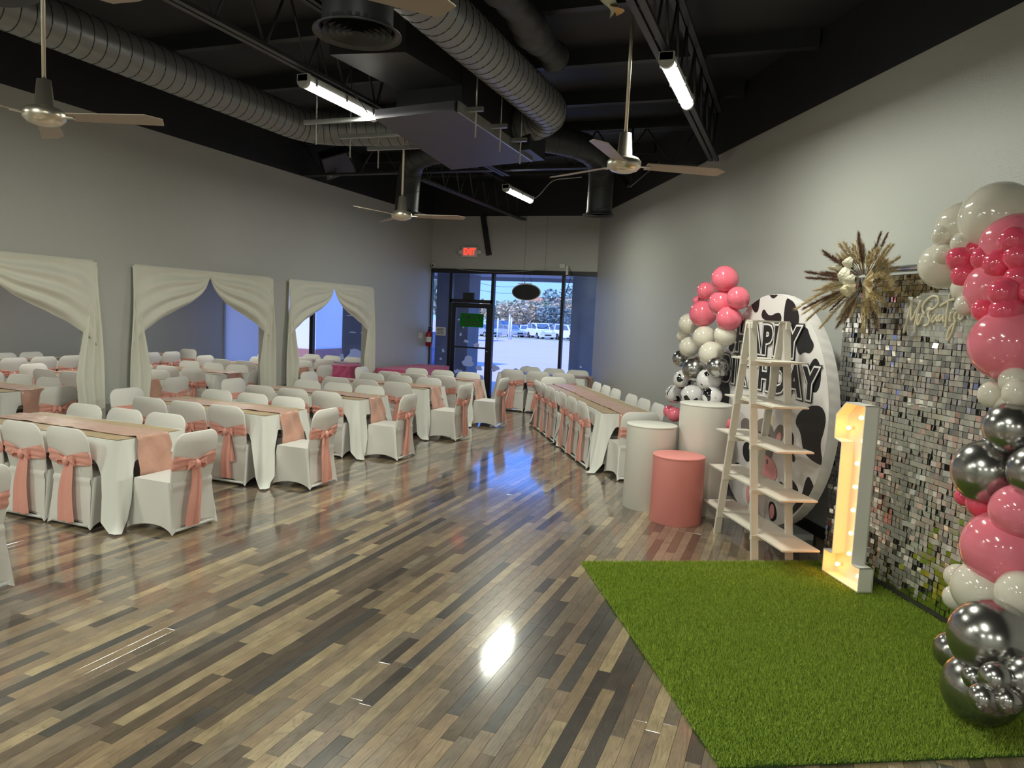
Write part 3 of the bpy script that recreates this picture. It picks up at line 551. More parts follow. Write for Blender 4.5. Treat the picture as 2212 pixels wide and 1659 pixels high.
spiral('spiral_duct', 'dark duct bending down behind the middle fan', [(-4.3,9.1,4.15),(-5.2,9.6,4.15),(-5.55,10.0,4.1),(-5.6,10.02,3.42)], .175, 'duct_dark', bend=.35, pitch=.3)
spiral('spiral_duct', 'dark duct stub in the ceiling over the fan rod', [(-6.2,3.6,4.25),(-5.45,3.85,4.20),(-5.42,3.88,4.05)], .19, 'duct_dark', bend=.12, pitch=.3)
p = resample([(-2.25,3.0,4.5),(-2.26,5.2,4.42),(-2.34,6.3,4.42),(-2.42,7.2,4.5)],.06)
tag(MB().tube(p, [.135+.010*sin(i*1.3)+.02*sin(i*.37) for i in range(len(p))], 18).build('flexible_duct', 'flex_wrap'), 'lumpy black wrapped flexible duct beside the spiral duct', 'duct')
def diffuser(x, y, z, r, top, label):
    t = thing('round_diffuser', label, 'air diffuser', (x, y, z), 0, 'round ceiling diffusers')
    MB().lathe([(r,.012),(r*1.0,.0),(r*.86,.02),(r*.80,.035),(r*.80,.06)],32,cap=False).build('flange', 'duct_dark', t)
    for k, q in enumerate((.70,.55,.40,.26,.12)): MB().lathe([(r*q+.02,.005),(r*q,.03),(r*q-.012,.045)],28,cap=False).build('louvre_ring', 'duct_dark', t)
    MB().lathe([(.0001,.05),(r*.8,.05)],24,cap=False).build('back_plate', 'black_paint', t)
    if top: MB().lathe([(r*.80,.03),(r*.80,top-z)],28,cap=False).build('drop_duct', 'duct_dark', t)
diffuser(-2.40,3.68,3.46,.245,4.2,'round diffuser on the drop near the top'); diffuser(-2.68,10.26,3.38,.225,0,'round diffuser beside the right wall'); diffuser(-5.60,10.02,3.38,.225,0,'round diffuser behind the middle fan')
t = thing('air_box', 'hanging dark sheet metal air handler box', 'air handler', (0,0,0))
MB().slab([(-4.05,6.55),(-3.12,6.42),(-3.15,8.70),(-4.40,9.05)], 3.82, 3.91).build('platform', 'box_panel', t); MB().slab([(-3.95,6.8),(-3.2,6.75),(-3.2,8.65),(-4.25,8.9)], 3.94, 4.6).build('casing', 'black_metal', t)
MB().bar((-3.09,6.45,3.86),(-3.13,8.65,3.86),.02,.10).build('edge_flange', 'galv', t)
MB().slab([(-4.0,5.7),(-3.3,5.8),(-3.2,6.9),(-3.9,6.95)], 4.15, 4.7).build('plenum', 'black_metal', t)
MB().slab([(-3.18,8.2),(-2.98,8.15),(-3.0,8.75),(-3.2,8.8)], 3.84, 4.3).build('side_collar', 'duct_dark', t)
for y in (6.64, 7.27, 7.87):
    MB().box(-4.95,-4.06-(y-6.64)*.14,y-.02,y+.02,3.83,3.87).build('strut_channel', 'galv', t); MB().box(-3.1,-2.92,y-.02,y+.02,3.86,3.9).build('strut_channel', 'galv', t)
    for x in (-4.80, -2.99): MB().cyl((x,y,3.62),(x,y,DECK-.05),.008,n=7).build('threaded_rod', 'rod_metal', t)
t = thing('loudspeaker', 'black loudspeaker panel hung near the left wall top', 'loudspeaker', (-7.25,10.65,4.28)); t.rotation_euler = (R(38), R(-22), R(38))
MB().box(-.25,.25,-.02,.22,-.20,.20).build('cabinet', 'black_frame', t); MB().box(-.235,.235,-.03,-.02,-.185,.185).build('grille', 'speaker_face', t); MB().box(-.19,-.16,-.034,-.03,-.14,-.12).build('badge', 'galv', t); MB().cyl((0,.1,.2),(0,.1,.45),.012,n=7).build('bracket', 'black_metal', t)
tag(MB().tube(resample([(-4.3,5.9,4.5),(-4.28,6.1,4.05),(-4.15,6.35,4.0),(-4.1,6.5,3.87)],.05),.006,5).build('light_cable', 'cable'), 'black cable dangling beside the lit batten and air box', 'cable')
tag(MB().tube(resample(smooth_path([(-4.42,12.3,3.95),(-4.35,12.35,3.98),(-4.1,12.4,4.3),(-3.6,12.5,4.35)],.12),.05),.012,6).build('conduit', 'rod_metal'), 'thin bent conduit leaving the batten near the storefront', 'conduit')
# ------------------------------------------------------------------ draped doorways
def drape(y0, y1, label):
    t = thing('doorway_drape', label, 'curtain', (XL+.005, 0, 0), 0, 'draped doorways of the left wall'); yc = .5*(y0+y1); Z = 2.36
    MB().box(0,.02,y0-.02,y1+.02,Z-.01,Z+.012).build('top_rail', 'curtain', t)
    for s, ya in ((1, y0-.06), (-1, y1+.06)):
        w_ = (yc-y0)+.06
        def zb(a): return float(np.interp(a, [0,.06,.12,.3,.46,.6,.75,.88,.95,1], [1.36,1.44,1.50,1.65,1.75,1.83,1.92,2.04,2.14,2.28]))
        def swag(u, v):
            a = u; top = Z-.01; bot = zb(a); z = top+(bot-top)*v
            sag = .05*sin(PI*a)*sin(PI*min(1, v*1.0)); x = .03+.05*sin(PI*v)*(.4+.6*sin(PI*a))+.020*sin(v*21+2.6*sin(PI*a))*(.35+sin(PI*a))+.008*sin(a*30+v*6)*(1-a)
            return (x*(1-.55*a**6), ya+s*(w_*a+.0), z-sag*.4)
        MB().grid(swag, 34, 40).build('swag', 'curtain', t)
        def tail(u, v):
            z = Z-.01+(.02-Z)*v; wd = .04+.30*min(1, v*1.7)-.05*max(0, v-.6); off = -.10*v
            return (.035+.028*sin(u*PI*5+v*2)*min(1, v*3)+.012*sin(v*7+u*4)+.03*v, ya+s*(off+wd*u+.012*sin(v*9+u*3)), z)
        MB().grid(tail, 36, 40).build('tail', 'curtain', t)
    return t
drape(*OPEN[0], 'cream draped doorway curtain farthest from the storefront'); drape(*OPEN[1], 'cream draped doorway curtain between the other two'); drape(*OPEN[2], 'cream draped doorway curtain closest to the storefront')
# ------------------------------------------------------------------ chair
def chair_meshes():
    cv = MB(); W = .225
    def skirt(u, v):                                     # u around, v from floor to seat
        a = u*4; k = int(a) % 4; f = a-int(a)
        fb = [(-W-.030,-.262),(W+.030,-.262),(W+.030,.245),(-W-.030,.245)]; ft = [(-W,-.195),(W,-.195),(W,.19),(-W,.19)]
        def lerp(P): p, q = P[k], P[(k+1) % 4]; return p[0]+(q[0]-p[0])*f, p[1]+(q[1]-p[1])*f
        b, t_ = lerp(fb), lerp(ft); e = sin(PI*f); x = b[0]+(t_[0]-b[0])*v; y = b[1]+(t_[1]-b[1])*v
        pull = e*.045*(1-v)**1.2+.012*e*sin(PI*v); d = math.hypot(x, y); 
        nx, ny = [(0,1),(-1,0),(0,-1),(1,0)][k]; x += nx*pull; y += ny*pull
        hem = .055*e**.6*(1-v)**2 if k != 0 else .045*e**.6*(1-v)**2
        return (x, y, .006+.434*v+hem)
    cv.grid(skirt, 48, 12, wrap=True)
    cv.grid(lambda u, v: (-W+2*W*u, -.195+.385*v, .440+.012*sin(PI*u)*sin(PI*v)), 8, 8)
    def outline(n=9):
        pts = [(-.205,.36),(-.225,.50),(-.236,.68)]; r = .105; top = .845
        for k in range(n): a = PI-PI/2*k/(n-1); pts.append((-.236+r+r*cos(a), top-r+r*sin(a)*1.0))
        return pts+[(-x, z) for x, z in reversed(pts)]
    ol = outline(); nL = len(ol)
    def yb(z): return -.195-.085*max(0, (z-.36)/.48)
    vs = []; fs = []
    for sgn, th in ((-1, .020), (1, .020)):
        for x, z in ol: vs.append((x, yb(z)+sgn*th*.55, z))
    for x, z in ol: vs.append((x*1.035, yb(z), z+.008 if z > .7 else z))
    A = [i for i in range(nL)]; B = [nL+i for i in range(nL)]; C = [2*nL+i for i in range(nL)]
    h = nL//2
    for i in range(h-1): fs.append((A[i], A[nL-1-i], A[nL-2-i], A[i+1])); fs.append((B[i+1], B[nL-2-i], B[nL-1-i], B[i]))
    for i in range(nL-1): fs.append((A[i], A[i+1], C[i+1], C[i])); fs.append((C[i], C[i+1], B[i+1], B[i]))
    cv.add(vs, fs, True)
    # rear panel from back to floor with a slight fold at the seat line
    cv.grid(lambda u, v: (-.215+.43*u+(u-.5)*.05*(1-v), -.215-.014*math.exp(-((v-.86)/.05)**2)-.036*(1-v)+.022*sin(PI*u)*(1-v), .07+.39*v-.02*(1-v)*abs(2*u-1)**2), 14, 18)
    sash = MB()
    def band(u, v):                                      # loops once around the backrest
        a = u*2*PI; x = .240*cos(a); f = sin(a)          # f<0 rear
        rear = f < 0; gather = (1-abs(x)/.24)**1.3 if rear else 0
        h = .125-.060*gather if rear else .085
        zc = .605-(.030*gather if rear else 0); z = zc+h*(v-.5); y = yb(z)+(.020 if not rear else -.022)*min(1, abs(f)*3)
        y += (-.012*gather-.006*sin(v*14+abs(x)*20)*(1 if rear else 0)) if rear else 0
        return (x, y, z)
    sash.grid(band, 48, 9, wrap=True)
    knot = MB(); knot.sphere((0, yb(.575)-.045, .572), (.028,.026,.040), 14, 10)
    for s in (-1, 1):
        def loop(u, v, s=s): a = u*2*PI; return (s*(.018+.080*abs(sin(a/2))*(1)+.004*sin(v*9)), yb(.57)-.045-.020*sin(a), .585+.022*sin(a)+(v-.5)*.050*(.4+abs(sin(a/2)))-.015*abs(sin(a/2)))
        knot.grid(loop, 18, 6, wrap=True)
    tails = []
    for var in range(3):
        tl = MB(); dx = (-.035, .02, .0)[var]; w0 = (.085,.075,.095)[var]; w1 = (.175,.15,.20)[var]; zlo = (.05,.07,.045)[var]
        def tf(u, v, dx=dx, w0=w0, w1=w1, zlo=zlo, var=var):
            z = .555+(zlo-.555)*v; wd = w0+(w1-w0)*v**.7
            y = -.262-.018*sin(PI*v*.8)+.013*sin(u*PI*4+var+v*2)*(.5+v*.5)+(.030 if v < 0 else 0)-.01*v
            return (dx*v+(u-.5)*wd+.008*sin(v*6+var), y, z+.02*abs(u-.5)*(v))
        tl.grid(tf, 12, 18); 
        if var == 1: tl.grid(lambda u, v: (.03+.05*v+(u-.5)*(.04+.05*v), -.258-.012*sin(u*6)-.008*v, .555-.30*v), 8, 12)
        tails.append(tl.mesh('tail'))
    bar = MB().tube([(-.21,-.245,.034),(.21,-.245,.034)], .013, 8)
    return cv.mesh('cover'), sash.mesh('sash'), knot.mesh('knot'), tails, bar.mesh('foot_rail')
C_COVER, C_SASH, C_KNOT, C_TAILS, C_RAIL = chair_meshes()
nch = 0
def chair(x, y, face, label, group):                    # face = direction the sitter looks, radians
    global nch; nch += 1
    t = thing('banquet_chair', label, 'chair', (x, y, 0), face-PI/2+random.uniform(-.04,.04), group)
    obj('cover', C_COVER, 'cover_white', t); s = obj('sash', C_SASH, 'sash_pink', t)
    obj('knot', C_KNOT, 'sash_pink', s); obj('sash_tail', C_TAILS[(nch*7+nch//3) % 3], 'sash_pink', s); obj('foot_rail', C_RAIL, 'white_plastic', t)
    return t
# ------------------------------------------------------------------ table, cloth, gold overlay, pink runner
TL, TWD, TZ = 1.83, .74, .745
def cloth_mesh(seed):
    rr = random.Random(seed); mb = MB(); hx, hy, rc = TL/2+.012, TWD/2+.012, .05; per = []
    def seg(x0, y0, x1, y1, nx, ny, n): 
        for k in range(n): f = k/n; per.append((x0+(x1-x0)*f, y0+(y1-y0)*f, nx, ny))
    def arc(cx, cy, a0, n=6):
        for k in range(n): a = a0+PI/2*k/n; per.append((cx+rc*cos(a), cy+rc*sin(a), cos(a), sin(a)))
    seg(-hx+rc,-hy,hx-rc,-hy,0,-1,50); arc(hx-rc,-hy+rc,-PI/2); seg(hx,-hy+rc,hx,hy-rc,1,0,24); arc(hx-rc,hy-rc,0); seg(hx-rc,hy,-hx+rc,hy,0,1,50); arc(-hx+rc,hy-rc,PI/2); seg(-hx,hy-rc,-hx,-hy+rc,-1,0,24); arc(-hx+rc,-hy+rc,PI)
    N = len(per); ph = rr.uniform(0,6)
    mb.f.append(tuple(range(N))); mb.s.append(False); mb.v += [(x*1, y*1, TZ+.006) for x, y, _, _ in per]
    rows = 14; base = len(mb.v); vs = []
    for j in range(rows+1):
        t = j/rows
        for i, (x, y, nx, ny) in enumerate(per):
            cxn = math.copysign(hx, x); cyn = math.copysign(hy, y); d = math.hypot(x-cxn, y-cyn); k = math.exp(-(d/.085)**2); k2 = math.exp(-(d/.2)**2)
            L = .16+.08*k2+.57*k+.02*sin(i*.9+ph); z = TZ+.006-L*t; fl = .004+t*(.02+.07*k+.02*k2)+.012*t*sin(i*1.1+ph)*(1-.6*k)+.030*k*t*sin(i*1.55+ph*.3)
            ox, oy = nx*fl, ny*fl
            if k > .05: dx_, dy_ = math.copysign(.707, x), math.copysign(.707, y); ox += dx_*.08*k*t**2; oy += dy_*.08*k*t**2
            if z < .012:
                ex = (.012-z)+.02; ox += nx*ex*.9; oy += ny*ex*.9; z = .008+.012*abs(sin(i*2.1))
            vs.append((x+ox, y+oy, z))
    fs = [(j*N+i, j*N+(i+1) % N, (j+1)*N+(i+1) % N, (j+1)*N+i) for j in range(rows) for i in range(N)]
    mb.add(vs, [f[::-1] for f in fs], True); return mb.mesh('tablecloth')
CLOTHS = [cloth_mesh(s) for s in (1, 2, 3)]
def overlay_mesh():
    def f(u, v): return (-TL/2-.004+(TL+.008)*u, -.35+.70*v+.010*sin(u*11), TZ+.010+.0015*sin(u*40+v*9)+.0015*sin(v*31))
    return MB().grid(f, 50, 18).mesh('gold_overlay')
OVER = overlay_mesh()
def runner_mesh(seed, wd=.32, drop=(.36,.34)):
    rr = random.Random(seed); a, b = rr.uniform(0,6), rr.uniform(0,6); mb = MB(); Ltot = drop[0]+TL+drop[1]
    def f(u, v):
        s = u*Ltot; y = (v-.5)*wd*(1+.06*sin(s*3+a))+.02*sin(s*2+b); wr = .004*sin(s*23+v*5+a)+.004*sin(s*9-v*11+b)
        if s < drop[0]: d = drop[0]-s; return (-TL/2-.028-.06*d/drop[0]+wr*2, y*(1+.35*d/drop[0]), TZ+.014-d)
        if s > drop[0]+TL: d = s-drop[0]-TL; return (TL/2+.028+.06*d/drop[1]+wr*2, y*(1+.35*d/drop[1])+.10*d, TZ+.014-d)
        return (-TL/2-.02+(TL+.04)*(s-drop[0])/TL, y, TZ+.017+max(0, wr)*1.0)
    return mb.grid(f, 120, 12).mesh('pink_runner')
RUNS = [runner_mesh(s) for s in (4, 5, 6)]
TT_TOP = MB().box(-TL/2,TL/2,-TWD/2,TWD/2,TZ-.04,TZ).mesh('tabletop')
TT_LEG = MB().cyl((0,-.27,0),(0,-.27,TZ-.04),.016,n=8).cyl((0,.27,0),(0,.27,TZ-.04),.016,n=8).cyl((0,-.27,.12),(0,.27,.12),.012,n=8).mesh('leg')
ORD = ['first','second','third','fourth','fifth','sixth']
def table_set(x, y, rot, desg, idx, grp, sides=(1,1), ends=(1,1), nx=3, names=('door side','inner side'), endn=('aisle head','wall head'), pitch=.54, posn=('aisle end','middle','wall end')):
    t = thing('banquet_table', 'folding banquet table under white cloth, '+desg, 'table', (x,y,0), rot, 'banquet tables'); obj('tabletop', TT_TOP, 'table_plastic', t)
    for s in (-1, 1): obj('leg', TT_LEG, 'table_plastic', t, (s*.62,0,0))
    c = obj('tablecloth', CLOTHS[idx % 3], 'cloth_white', None, (x,y,0), (0,0,rot)); tag(c, 'white tablecloth reaching the floor, '+desg, 'tablecloth', 'white tablecloths')
    c = obj('gold_overlay', OVER, 'gold_cloth', None, (x,y,.001), (0,0,rot)); tag(c, 'tan gold overlay cloth, '+desg, 'table overlay', 'gold overlays')
    c = obj('pink_runner', RUNS[idx % 3], 'runner_pink', None, (x,y,.002), (0,0,rot)); tag(c, 'pink satin runner, '+desg, 'table runner', 'pink runners')
    pos = posn
    for k in range(nx):
        lx = (nx-1)/2*pitch-k*pitch
        for sd in (0, 1):
            if not sides[sd]: continue
            ly = .255 if sd == 0 else -.255
            wx, wy = x+lx*cos(rot)-ly*sin(rot), y+lx*sin(rot)+ly*cos(rot)
            chair(wx, wy, rot+(-PI/2 if sd == 0 else PI/2), 'white chair, '+pos[k]+' of '+names[sd]+', '+desg, 'sashed banquet chairs')
    for e in (0, 1):
        if not ends[e]: continue
        lx = (1.21 if e == 0 else -1.12); ly = -.06
        wx, wy = x+lx*cos(rot)-ly*sin(rot), y+lx*sin(rot)+ly*cos(rot)
        chair(wx, wy, rot+(PI if e == 0 else 0), 'white chair at '+endn[e]+' of '+desg, 'sashed banquet chairs')
for i, yc in enumerate([4.92, 6.77, 8.60, 10.40, 12.02]): table_set(-6.13, yc, 0, ORD[4-i]+' aisle table from glass door', i, 'aisle')
chair(-4.97, 3.06, PI, 'white chair at aisle head of sixth aisle table from glass door', 'sashed banquet chairs')
ra = PI/2+R(30.5); T2 = Vector((cos(ra), sin(ra), 0)); C1 = Vector((-2.36, 10.15, 0)); C2 = C1+T2*1.86
# local X axis of the wall tables points back along the wall (towards the pedestals)
table_set(C1.x, C1.y, ra+PI, 'wall table next to pedestals', 1, 'wall', names=('wall side','aisle side'), ends=(1,0), endn=('pedestal head','far head'), posn=('pedestal end','middle','window end'))
table_set(C2.x, C2.y, ra+PI, 'wall table closer to the window', 2, 'wall', names=('wall side','aisle side'), ends=(0,1), endn=('near head','window head'), posn=('pedestal end','middle','window end'))
table_set(-4.72, 14.50, 0, 'table standing along the storefront window', 0, 'front', ends=(0,0), names=('window side','inner side'), posn=('right wall end','middle','door end'))
for i, yc in enumerate([6.40, 8.20, 9.95, 11.80, 13.60]): table_set(-9.66, yc, 0, ORD[4-i]+' curtain-side table from side room window', i+1, 'side', ends=(0,1) if i == 4 else (1,1), names=('window side','inner side'), endn=('curtain head','far head'), posn=('curtain end','middle','far end'))
table_set(-12.75, 9.2, PI/2, 'far wall table in side room, away from window', 1, 'far', names=('wall side','curtain side'), ends=(0,0), posn=('window end','middle','inner end')); table_set(-12.75, 11.5, PI/2, 'far wall table in side room, towards window', 2, 'far', names=('wall side','curtain side'), ends=(1,0), endn=('window head','inner head'), posn=('window end','middle','inner end'))
# pink rosette tables
def rosette_table(x, y, rot, L, Wd, label):
    t = thing('rosette_table', label, 'table', (x,y,0), rot, 'pink rosette tables'); MB().box(-L/2+.03,L/2-.03,-Wd/2+.03,Wd/2-.03,.70,.74).build('tabletop', 'table_plastic', t)
    for sx in (-1, 1): MB().cyl((sx*(L/2-.2),-Wd/2+.1,0),(sx*(L/2-.2),-Wd/2+.1,.70),.02,n=8).cyl((sx*(L/2-.2),Wd/2-.1,0),(sx*(L/2-.2),Wd/2-.1,.70),.02,n=8).build('leg', 'table_plastic', t)
    mb = MB(); n = 96
    def per(u):
        P = 2*(L+Wd); s = u*P
        if s < L: return (-L/2+s, -Wd/2, 0, -1)
        s -= L
        if s < Wd: return (L/2, -Wd/2+s, 1, 0)
        s -= Wd
        if s < L: return (L/2-s, Wd/2, 0, 1)
        s -= L; return (-L/2, Wd/2-s, -1, 0)
    def sk(u, v): px, py, nx, ny = per(u); e = .02*v+.012*sin(u*160)*v+.008*sin(u*77+v*20); return (px+nx*e, py+ny*e, .765-.755*v)
    mb.grid(sk, n, 16, wrap=True); mb.grid(lambda u, v: (-L/2+L*u, -Wd/2+Wd*v, .762+.012*abs(sin(u*L*30)*sin(v*Wd*30))), 60, 26)
    c = mb.build('rosette_cloth', 'rosette_pink', t)
rosette_table(-7.38, 13.75, PI/2, 1.85, .75, 'pink rosette covered table along the left wall')
rosette_table(-8.52, 13.15, PI/2, .75, .45, 'pink rosette covered table seen through the draped doorway')
# ------------------------------------------------------------------ pedestals
def pedestal(x, y, r, h, m, label):
    t = thing('cylinder_pedestal', label, 'pedestal', (x, y, 0), 0, 'cylinder pedestals')
    MB().lathe([(r-.004,.0),(r,.006),(r,h-.01)],56,cap=False).build('drum', m, t); MB().lathe([(r+.003,h-.012),(r+.003,h-.003),(r-.001,h),(.0001,h)],56,cap=False).build('top', m, t)
pedestal(-.965,7.30,.250,.66,'pedestal_pink','short pink cylinder pedestal before the two white ones'); pedestal(-1.317,7.71,.258,.88,'pedestal_white','medium white cylinder pedestal beside the wall table'); pedestal(-.80,7.84,.260,1.13,'pedestal_white','tallest white cylinder pedestal behind the pink one')
# ------------------------------------------------------------------ ladder shelf
t = thing('ladder_shelf', 'white wooden A-frame ladder shelf with five boards', 'shelf', (-.22,6.815,0), RZ)
SEP = .155
def leg_x(s, z): return s*(.385-(.385-.03)*z/1.98)
for yy in (-SEP, SEP):
    for s in (-1, 1):
        a, b = Vector((leg_x(s,0),yy,0)), Vector((leg_x(s,1.97),yy,1.97)); MB().bar(a, b, .026, .062).build('leg', 'shelf_white', t)
    MB().box(-.07,.07,yy-.02,yy+.02,1.93,1.99).build('apex_block', 'shelf_white', t)
MB().box(-.05,.05,-SEP-.02,SEP+.02,1.985,2.0).build('top_cap', 'shelf_white', t)
for z, hl in ((.20,.80),(.575,.71),(.945,.60),(1.29,.47),(1.65,.385)):
    b = MB().box(-hl,hl,-SEP+.016,SEP+.02,z,z+.014).build('shelf_board', 'shelf_white', t)
    for s in (-1, 1): MB().box(leg_x(s,z)-.02,leg_x(s,z)+.02,-SEP-.03,SEP+.03,z-.04,z).build('cross_support', 'shelf_white', t)
# ------------------------------------------------------------------ round cow print backdrop
t = thing('round_backdrop', 'round white cow print birthday backdrop behind the ladder shelf', 'backdrop', (-.216,7.506,0), RZ); ZC, RR = 1.15, 1.105
n = 96; cir = [(RR*cos(2*PI*k/n), ZC+RR*sin(2*PI*k/n)) for k in range(n)]
MB().prism(cir, 0, .005).build('face', 'disc_white', t)
MB().grid(lambda u, v: ((RR+.004*sin(v*PI)+.0025*sin(u*420+v*3))*cos(2*PI*u), 0.003+.10*v, ZC+(RR+.004*sin(v*PI)+.0025*sin(u*420+v*3))*sin(2*PI*u)), 480, 4, wrap=True).build('rim_band', 'disc_white', t)
MB().prism(cir, .10, .104).build('back', 'disc_white', t)
MB().box(-.45,.45,.02,.35,0,.05).build('stand_foot', 'white_plastic', t)
SPOTS = [[(-.459,1.095),(-.296,1.141),(-.284,1.064),(-.29,.965),(-.347,.945),(-.418,.999)],[(-.09,1.16),(.141,1.146),(.065,1.091),(.002,1.071),(-.059,1.104)],[(.291,1.048),(.386,1.015),(.504,.886),(.408,.754),(.264,.832),(.262,.975)],[(-.139,.971),(-.035,.891),(.111,.936),(.161,.892),(.146,.851),(-.169,.868)],
[(.514,.762),(.65,.791),(.699,.715),(.771,.66),(.718,.595),(.642,.611),(.582,.573),(.52,.659)],[(.835,.531),(.905,.47),(.922,.359),(.874,.278),(.763,.305),(.716,.368),(.772,.479)],[(-.903,.16),(-.807,.097),(-.834,-.075),(-.806,-.241),(-.865,-.225),(-1.045,-.04),(-1.039,.097)],[(-.784,.612),(-.776,.565),(-.821,.509),(-.915,.558)],[(-.56,.869),(-.622,.77),(-.623,.619),(-.703,.698),(-.694,.803)],
[(.941,.12),(1.033,.054),(1.019,-.06),(.982,-.146),(1.044,-.281),(.982,-.282),(.875,-.269),(.781,-.228),(.74,-.107),(.641,-.051),(.715,.054)],[(.865,-.486),(.93,-.534),(.94,-.56),(.86,-.66),(.76,-.76),(.69,-.82),(.685,-.762),(.803,-.648),(.829,-.535)],[(.516,-.144),(.575,-.146),(.59,-.24),(.533,-.256)],[(.59,-.312),(.642,-.35),(.614,-.392),(.573,-.352)],[(.602,-.54),(.729,-.607),(.688,-.64),(.591,-.616)],[(.407,-.61),(.47,-.62),(.464,-.652),(.413,-.652)],[(-.528,-.628),(-.434,-.622),(-.425,-.676),(-.535,-.686)],[(-.362,-.4),(-.244,-.385),(-.221,-.523),(-.29,-.558),(-.377,-.499)],[(.30,.50),(.42,.46),(.44,.36),(.36,.33),(.31,.40)],[(-.25,-.02),(-.2,-.06),(-.23,-.13),(-.28,-.08)]]
def round_poly(p, it=2):
    for _ in range(it):
        q = []
        for a, b in zip(p, p[1:]+p[:1]): q += [(a[0]*.75+b[0]*.25, a[1]*.75+b[1]*.25), (a[0]*.25+b[0]*.75, a[1]*.25+b[1]*.75)]
        p = q
    return p
def flat(poly, m, name, y=-.002, it=2):
    p = round_poly(poly, it); p = [((x_, z_) if math.hypot(x_, z_) < RR-.004 else (x_*(RR-.004)/math.hypot(x_, z_), z_*(RR-.004)/math.hypot(x_, z_))) for x_, z_ in p]
    return MB().prism([(x_, z_+ZC) for x_, z_ in p], y, y+.0015).build(name, m, t)
for s in SPOTS:
    cx_ = sum(p[0] for p in s)/len(s); cz_ = sum(p[1] for p in s)/len(s); flat([(cx_+(p[0]-cx_)*1.28, cz_+(p[1]-cz_)*1.25) for p in s], 'print_black', 'cow_spot')
def ellp(cx, cz, rx, rz_, n=24): return [(cx+rx*cos(2*PI*k/n), cz+rz_*sin(2*PI*k/n)) for k in range(n)]
# generic cow drawing, partly behind the ladder shelf
flat(ellp(.03,-.30,.23,.22), 'cow_grey', 'cow_head', -.003, 0); flat(ellp(.07,-.56,.28,.14), 'cow_pink', 'cow_muzzle', -.0065, 0)
flat([(.20,-.22),(.30,-.09),(.42,-.10),(.40,-.24),(.30,-.32)], 'cow_grey', 'cow_ear', -.0035); flat([(.27,-.22),(.34,-.15),(.38,-.20),(.33,-.29)], 'cow_pink', 'cow_inner_ear', -.0055)
flat([(-.20,-.24),(-.30,-.12),(-.48,-.16),(-.46,-.28),(-.34,-.30)], 'cow_grey', 'cow_ear', -.0035); flat([(.12,-.12),(.18,.0),(.22,-.14)], 'cow_horn', 'cow_horn', -.0028); flat([(-.08,-.12),(-.14,.0),(-.18,-.14)], 'cow_horn', 'cow_horn', -.0028)
for sx in (-.05, .14): flat(ellp(sx,-.27,.035,.05), 'print_black', 'cow_eye', -.006, 0)
for sx in (.0, .15): flat(ellp(sx,-.48,.02,.025), 'cow_grey', 'cow_nostril', -.0085, 0)
flat([(-.25,-.70),(.35,-.70),(.42,-.95),(.20,-1.02),(-.20,-1.02),(-.35,-.92)], 'print_white', 'cow_body', -.0025); flat([(.22,-.84),(.36,-.82),(.42,-.97),(.28,-1.03)], 'print_black', 'cow_hoof', -.0045); flat(ellp(.31,-.92,.045,.07), 'cow_pink', 'cow_hoof_pad', -.0065, 0); flat(ellp(-.18,-.86,.06,.10), 'cow_pink', 'cow_hoof_pad', -.005, 0)
def word(s, size, cx, cz, sx):
    for off, m, y in ((.042,'print_black',-.010),(.031,'print_white',-.012),(.014,'print_black',-.014)):
        me = text_mesh(s, size, .0007, off*1.0, space=1.22); o_ = obj('lettering', me, m, t, (cx, y, ZC+cz), (PI/2,0,0)); o_.scale = (sx,1,1)
word('HAPPY', .37, -.085, .655, 1.0); word('BIRTHDAY', .37, -.05, .315, .92)
# ------------------------------------------------------------------ marquee number one
t = thing('marquee_number', 'white marquee number one lit by warm bulbs', 'marquee light', (.345,6.30,.028), RZ); DP = .115
OUT = [(0,0),(.485,0),(.485,.185),(.385,.185),(.385,1.375),(.135,1.375),(.012,1.265),(.012,1.075),(.115,1.055),(.115,.185),(0,.185)]
MB().prism([(x_, z_) for x_, z_ in OUT], DP-.012, DP).build('back_panel', 'marquee_white', t)
for a, b in zip(OUT, OUT[1:]+OUT[:1]):
    d = Vector((b[0]-a[0], 0, b[1]-a[1])); nn = Vector((-d.z, 0, d.x)).normalized()*.009; p = [Vector((a[0],0,a[1])), Vector((b[0],0,b[1])), Vector((b[0],0,b[1]))+nn, Vector((a[0],0,a[1]))+nn]
    MB().prism([(q.x, q.z) for q in p], 0, DP).build('side_panel', 'marquee_white', t)
for bx, bz in [(.10,1.17),(.25,1.27),(.30,1.10),(.25,.92),(.25,.74),(.25,.56),(.25,.38),(.25,.22),(.11,.09),(.385,.09)]:
    bu = MB().cyl((bx,DP-.012,bz),(bx,DP-.04,bz),.012,n=10).build('bulb_socket', 'marquee_white', t); MB().sphere((bx,DP-.055,bz),.017,12,8).build('bulb', 'bulb_glow', bu)
    ld = bpy.data.lights.new('bulb', 'POINT'); ld.energy = .40; ld.color = (1,.27,.012); ld.shadow_soft_size = .018; lo = bpy.data.objects.new('bulb_light', ld); col.objects.link(lo); lo.parent = t; lo.location = (bx, DP-.082, bz)
